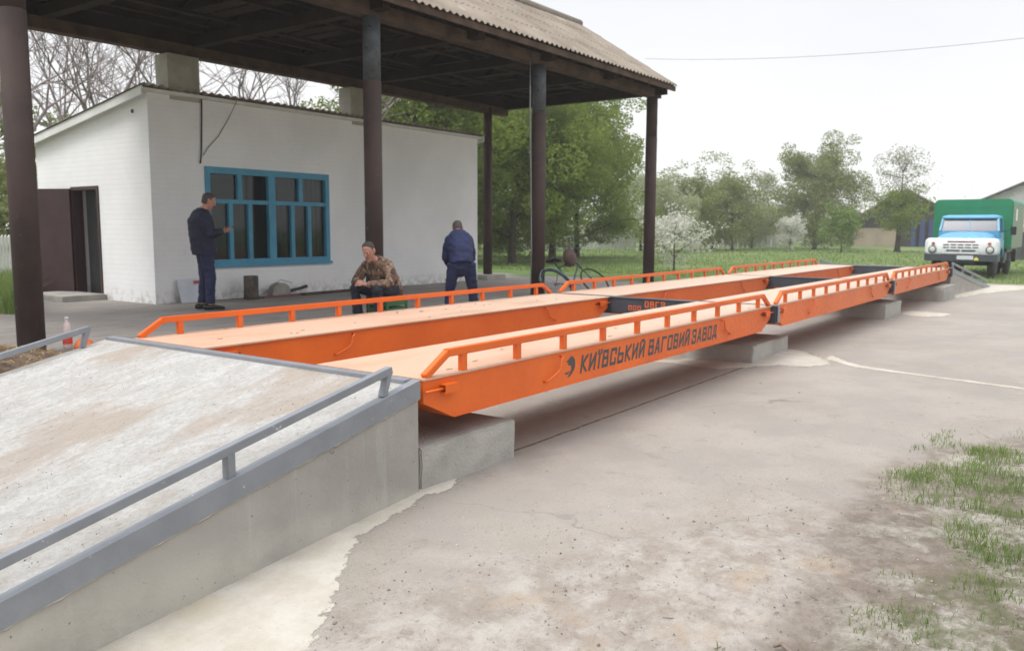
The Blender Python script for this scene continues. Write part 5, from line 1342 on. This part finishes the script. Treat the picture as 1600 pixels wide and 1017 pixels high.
barn = thing('barn', 'dark wooden barn with a brown roof and blue posts behind the sparse tree', 'barn', (bx, by, GZ(bx, by)), YAW-.42)
# local: x away from camera, y to the left
mb = MB(); mb.prism([(-3.9,0),(3.8,0),(3.8,3.4),(.0,5.7),(-3.9,3.4)], 'x', 0, 9); mb.build('wall', MAT['barn_dark'], barn)
mb = MB()
for s, y0, y1 in ((1,.0,4.9),(-1,.0,-5.2)): 
    mb.add([(-.8,y0,6.0),(9.6,y0,6.0),(9.6,y1,2.95),(-.8,y1,2.95),(-.8,y0,5.83),(9.6,y0,5.83),(9.6,y1,2.78),(-.8,y1,2.78)], [(0,1,2,3),(7,6,5,4),(0,4,5,1),(1,5,6,2),(2,6,7,3),(3,7,4,0)])
mb.build('roof', MAT['barn_roof'], barn)
mb = MB(); mb.box(-.06, -.005, .3, 4.8, .0, 1.9); mb.build('tan_boarding', MAT['tan_wall'], barn)
for y in (-.9, -1.7, -2.5, -3.3): mb = MB(); mb.box(-.5, -.2, y-.22, y+.22, 0, 2.8); mb.build('post', MAT['post_blue'], barn)
hx, hy = far(1594, 70)
gh = thing('grey_house', 'pale grey gabled house behind the truck at the right picture edge', 'house', (hx, hy, GZ(hx, hy)), YAW-.5)
mb = MB(); mb.prism([(-4.4,2.6),(3.4,2.6),(3.4,4.05),(-.4,5.75),(-4.4,4.05)], 'x', 0, 10); mb.build('gable', MAT['house_grey'], gh)
mb = MB(); mb.box(.02, 10, -4.38, 3.38, 0, 2.599); mb.build('wall', MAT['brick_tan'], gh)
mb = MB()
for y0, y1 in ((-.4, 3.9), (-.4, -4.9)): mb.add([(-.4,y0,6.0),(10.4,y0,6.0),(10.4,y1,4.0),(-.4,y1,4.0),(-.4,y0,5.86),(10.4,y0,5.86),(10.4,y1,3.86),(-.4,y1,3.86)], [(0,1,2,3),(7,6,5,4),(0,4,5,1),(1,5,6,2),(2,6,7,3),(3,7,4,0)])
mb.build('roof', MAT['house_roof'], gh)
for y in (1.4, -1.8):
    mb = MB(); mb.box(-.03, .015, y-.5, y+.5, 1.2, 2.3); f_ = mb.build('window', MAT['fence_white'], gh); mb = MB(); mb.box(-.04, -.031, y-.4, y+.4, 1.3, 2.2); mb.build('pane', MAT['windscreen'], f_)
ax, ay = far(1584, 48); bx, by = far(1700, 52); L = math.hypot(bx-ax, by-ay)
t = thing('board_fence', 'dark grey board fence at the right picture edge behind the truck', 'fence', (ax, ay, GZ(ax, ay)), atan2(by-ay, bx-ax))
mb = MB(); i = 0
while i*.21 < L: mb.box(i*.21, i*.21+.19, -.012, .012, .04, 1.6+R.uniform(-.03,.03)); i += 1
mb.build('boards', MAT['fence_grey'], t)
for k in range(3): mb = MB(); mb.box(k*2-.05, k*2+.05, .013, .12, -.1, 1.55); mb.build('post', MAT['fence_grey'], t)

# ------------------------------------------------------------------ grass, pebbles, twigs
def blade(mb, r, x, y, z, h, w_):
    a = r.uniform(0, 6.283); b = a + r.uniform(-1,1); l = h*r.uniform(.2,.8); sx_, sy_ = -sin(a)*w_/2, cos(a)*w_/2
    x1, y1, z1 = x+cos(b)*l*.4, y+sin(b)*l*.4, z+h*.62; x2, y2, z2 = x+cos(b)*l, y+sin(b)*l, z+h*r.uniform(.8,1)
    mb.add([(x-sx_,y-sy_,z),(x+sx_,y+sy_,z),(x1+sx_*.7,y1+sy_*.7,z1),(x1-sx_*.7,y1-sy_*.7,z1),(x2,y2,z2)], [(0,1,2,3),(3,2,4)])
r = random.Random(77); mb = MB(); cnt = 0
while cnt < 34000:
    x = r.uniform(-1.6, 4.6); y = r.uniform(-4.6, -1.7)
    e = -y + 1.1*(mnoise.noise((x*1.1, y*1.1, 3))) + .45*mnoise.noise((x*3.2, y*3.2, 5)) - max(0, x-2.8)*.45
    dense = ss(2.25, 3.0, e)
    patch = ss(.20, .42, mnoise.noise((x*2.1, y*2.1, 9)))*ss(1.95, 2.3, e)*.55
    dense *= .35+.65*ss(-.25,.25,mnoise.noise((x*2.6, y*2.6, 12)))
    if x < .3: dense *= .25
    if r.random() > max(dense, patch): continue
    blade(mb, r, x, y, GZ(x,y)+.006, r.uniform(.02,.075)*(1 if dense > .4 else .6)*(.55+.9*max(0,.5+mnoise.noise((x*4,y*4,6)))), r.uniform(.0025,.0055)); cnt += 1
stuff(mb.build('verge_grass', MAT['grass_blade'], fixn=False), 'short green grass tufts on the sandy verge at the right', 'grass')
r = random.Random(78); mb = MB()
for i in range(26000):
    d = 14 + 56*r.random()**1.6; u = r.uniform(560, 1640); x, y = far(u, d)
    if not (y > 3.6 and x > 17.5 or x > 26): continue
    if x < 26 and y < 9 and x < 17.5: continue
    k = r.random()
    blade(mb, r, x, y, GZ(x,y)-.02, r.uniform(.06,.20)*(1+.5*(mnoise.noise((x*.3,y*.3,2)))), .012+d*.0006)
for i in range(2600):
    x, y = far(r.uniform(-30, 45), r.uniform(11.8, 17)); blade(mb, r, x, y, GZ(x,y), r.uniform(.15,.55), .016)
stuff(mb.build('meadow_grass', MAT['grass_blade'], fixn=False), 'green meadow grass behind the scale and house', 'grass')
r = random.Random(79); mb = MB()
for i in range(2600):
    x = r.uniform(-2.4, 5); y = r.uniform(-4.2, -.3); e = -x*.55 - y*.95 + mnoise.noise((x*2,y*2,1))*.7
    if r.random() > ss(.7, 1.9, e)*.9+.05: continue
    s = .003 + .010*r.random()**4; n = 6; a0 = r.uniform(0,6)
    mb.loft([[(x+s*k*cos(a0+2*pi*j/n)*r.uniform(.8,1.15), y+s*k*.8*sin(a0+2*pi*j/n)*r.uniform(.8,1.15), GZ(x,y)+.003+s*z) for j in range(n)] for k, z in ((.9,0),(1,.35),(.6,.75))], 0, False)
stuff(mb.build('pebbles', MAT['pebble']), 'small grey pebbles and crumbs on the yard and ramp', 'pebbles')
r = random.Random(81); mb = MB()
def grain(x, y, z, s):
    a = r.uniform(0, 6.3); q = [(x+s*cos(a+2.1*k)*r.uniform(.7,1.2), y+s*sin(a+2.1*k)*r.uniform(.7,1.2), z) for k in range(3)]
    mb.add(q+[(x+s*.2*cos(a), y+s*.2*sin(a), z+s*r.uniform(.6,1.1))], [(0,1,3),(1,2,3),(2,0,3)])
for i in range(16000):
    x = -2.6 + 6.5*r.random()**1.4; y = r.uniform(-4.2, 0); e = -x*.55 - y*.95 + mnoise.noise((x*2,y*2,1))*.9
    if r.random() > ss(.2, 1.9, e)*.9+.10: continue
    grain(x, y, GZ(x, y)+.004+.010*ss(.9,2,-x*.55-y*.95), .0018+.006*r.random()**3)
for i in range(5200):       # grit and crumbs left on the ramp
    x = r.uniform(-3.2,-.05); y = r.uniform(.08,3.2)
    if r.random() > .25+.75*ss(-.2, .3, mnoise.noise((x*1.3, y*2.2, 6))): continue
    grain(x, y, H0 + SL*x - .004, .0014+.0048*r.random()**3)
stuff(mb.build('grit', MAT['grit'], fixn=False), 'fine mixed grit scattered over the yard and the near ramp', 'grit')
r = random.Random(80); mb = MB()
for i in range(700):
    x = r.uniform(-1.8, 2.6); y = r.uniform(-4, -1.5); e = -x*.5 - y
    if r.random() > ss(1.6, 2.5, e): continue
    a = r.uniform(0,6.3); l = r.uniform(.02,.07); mb.bar((x,y,GZ(x,y)+.008),(x+l*cos(a),y+l*sin(a),GZ(x,y)+.008+r.uniform(0,.012)), .0022, .002)
for i in range(38):
    x = r.uniform(.2,5.5); y = r.choice((r.uniform(.05,.85), r.uniform(2.2,2.95))); a = r.uniform(-.5,.5); l = r.uniform(.015,.05); mb.bar((x,y,H0+.003),(x+l*cos(a),y+l*sin(a),H0+.005), .004, .003)
stuff(mb.build('dry_stems', MAT['twig'], fixn=False), 'dry grass stems and bits scattered on the verge and decks', 'litter')
mb = MB(); x, y = -.56, -2.25; z = GZ(x, y)+.022; mb.tube([(x,y,z+.012),(x+.02,y-.02,z+.018),(x-.02,y-.07,z+.014),(x-.05,y-.10,z+.008)], [.007,.009,.008,.005], 7, rnd=True); tag(mb.build('twig', MAT['twig']), 'short pale twig lying on the sandy ground at the bottom edge', 'twig')
# ------------------------------------------------------------------ thin haze volume added to pale the distance
mb = MB(); mb.box(-520, 1220, -720, 820, -1.2, 16)
hz = mb.build('haze', []); hz['kind'] = 'stuff'; hz['label'] = 'thin haze added to pale the far background'; hz['category'] = 'haze'
hm = bpy.data.materials.new('pale_haze'); hm.use_nodes = True; hn = hm.node_tree; hn.nodes.clear()
ho = hn.nodes.new('ShaderNodeOutputMaterial'); hv = hn.nodes.new('ShaderNodeVolumePrincipled')
hv.inputs['Color'].default_value = (.97,.975,.98,1); hv.inputs['Density'].default_value = .0010; hv.inputs['Anisotropy'].default_value = 0
hn.links.new(hv.outputs[0], ho.inputs['Volume']); hz.data.materials.clear(); hz.data.materials.append(hm)
S.cycles.volume_bounces = 1
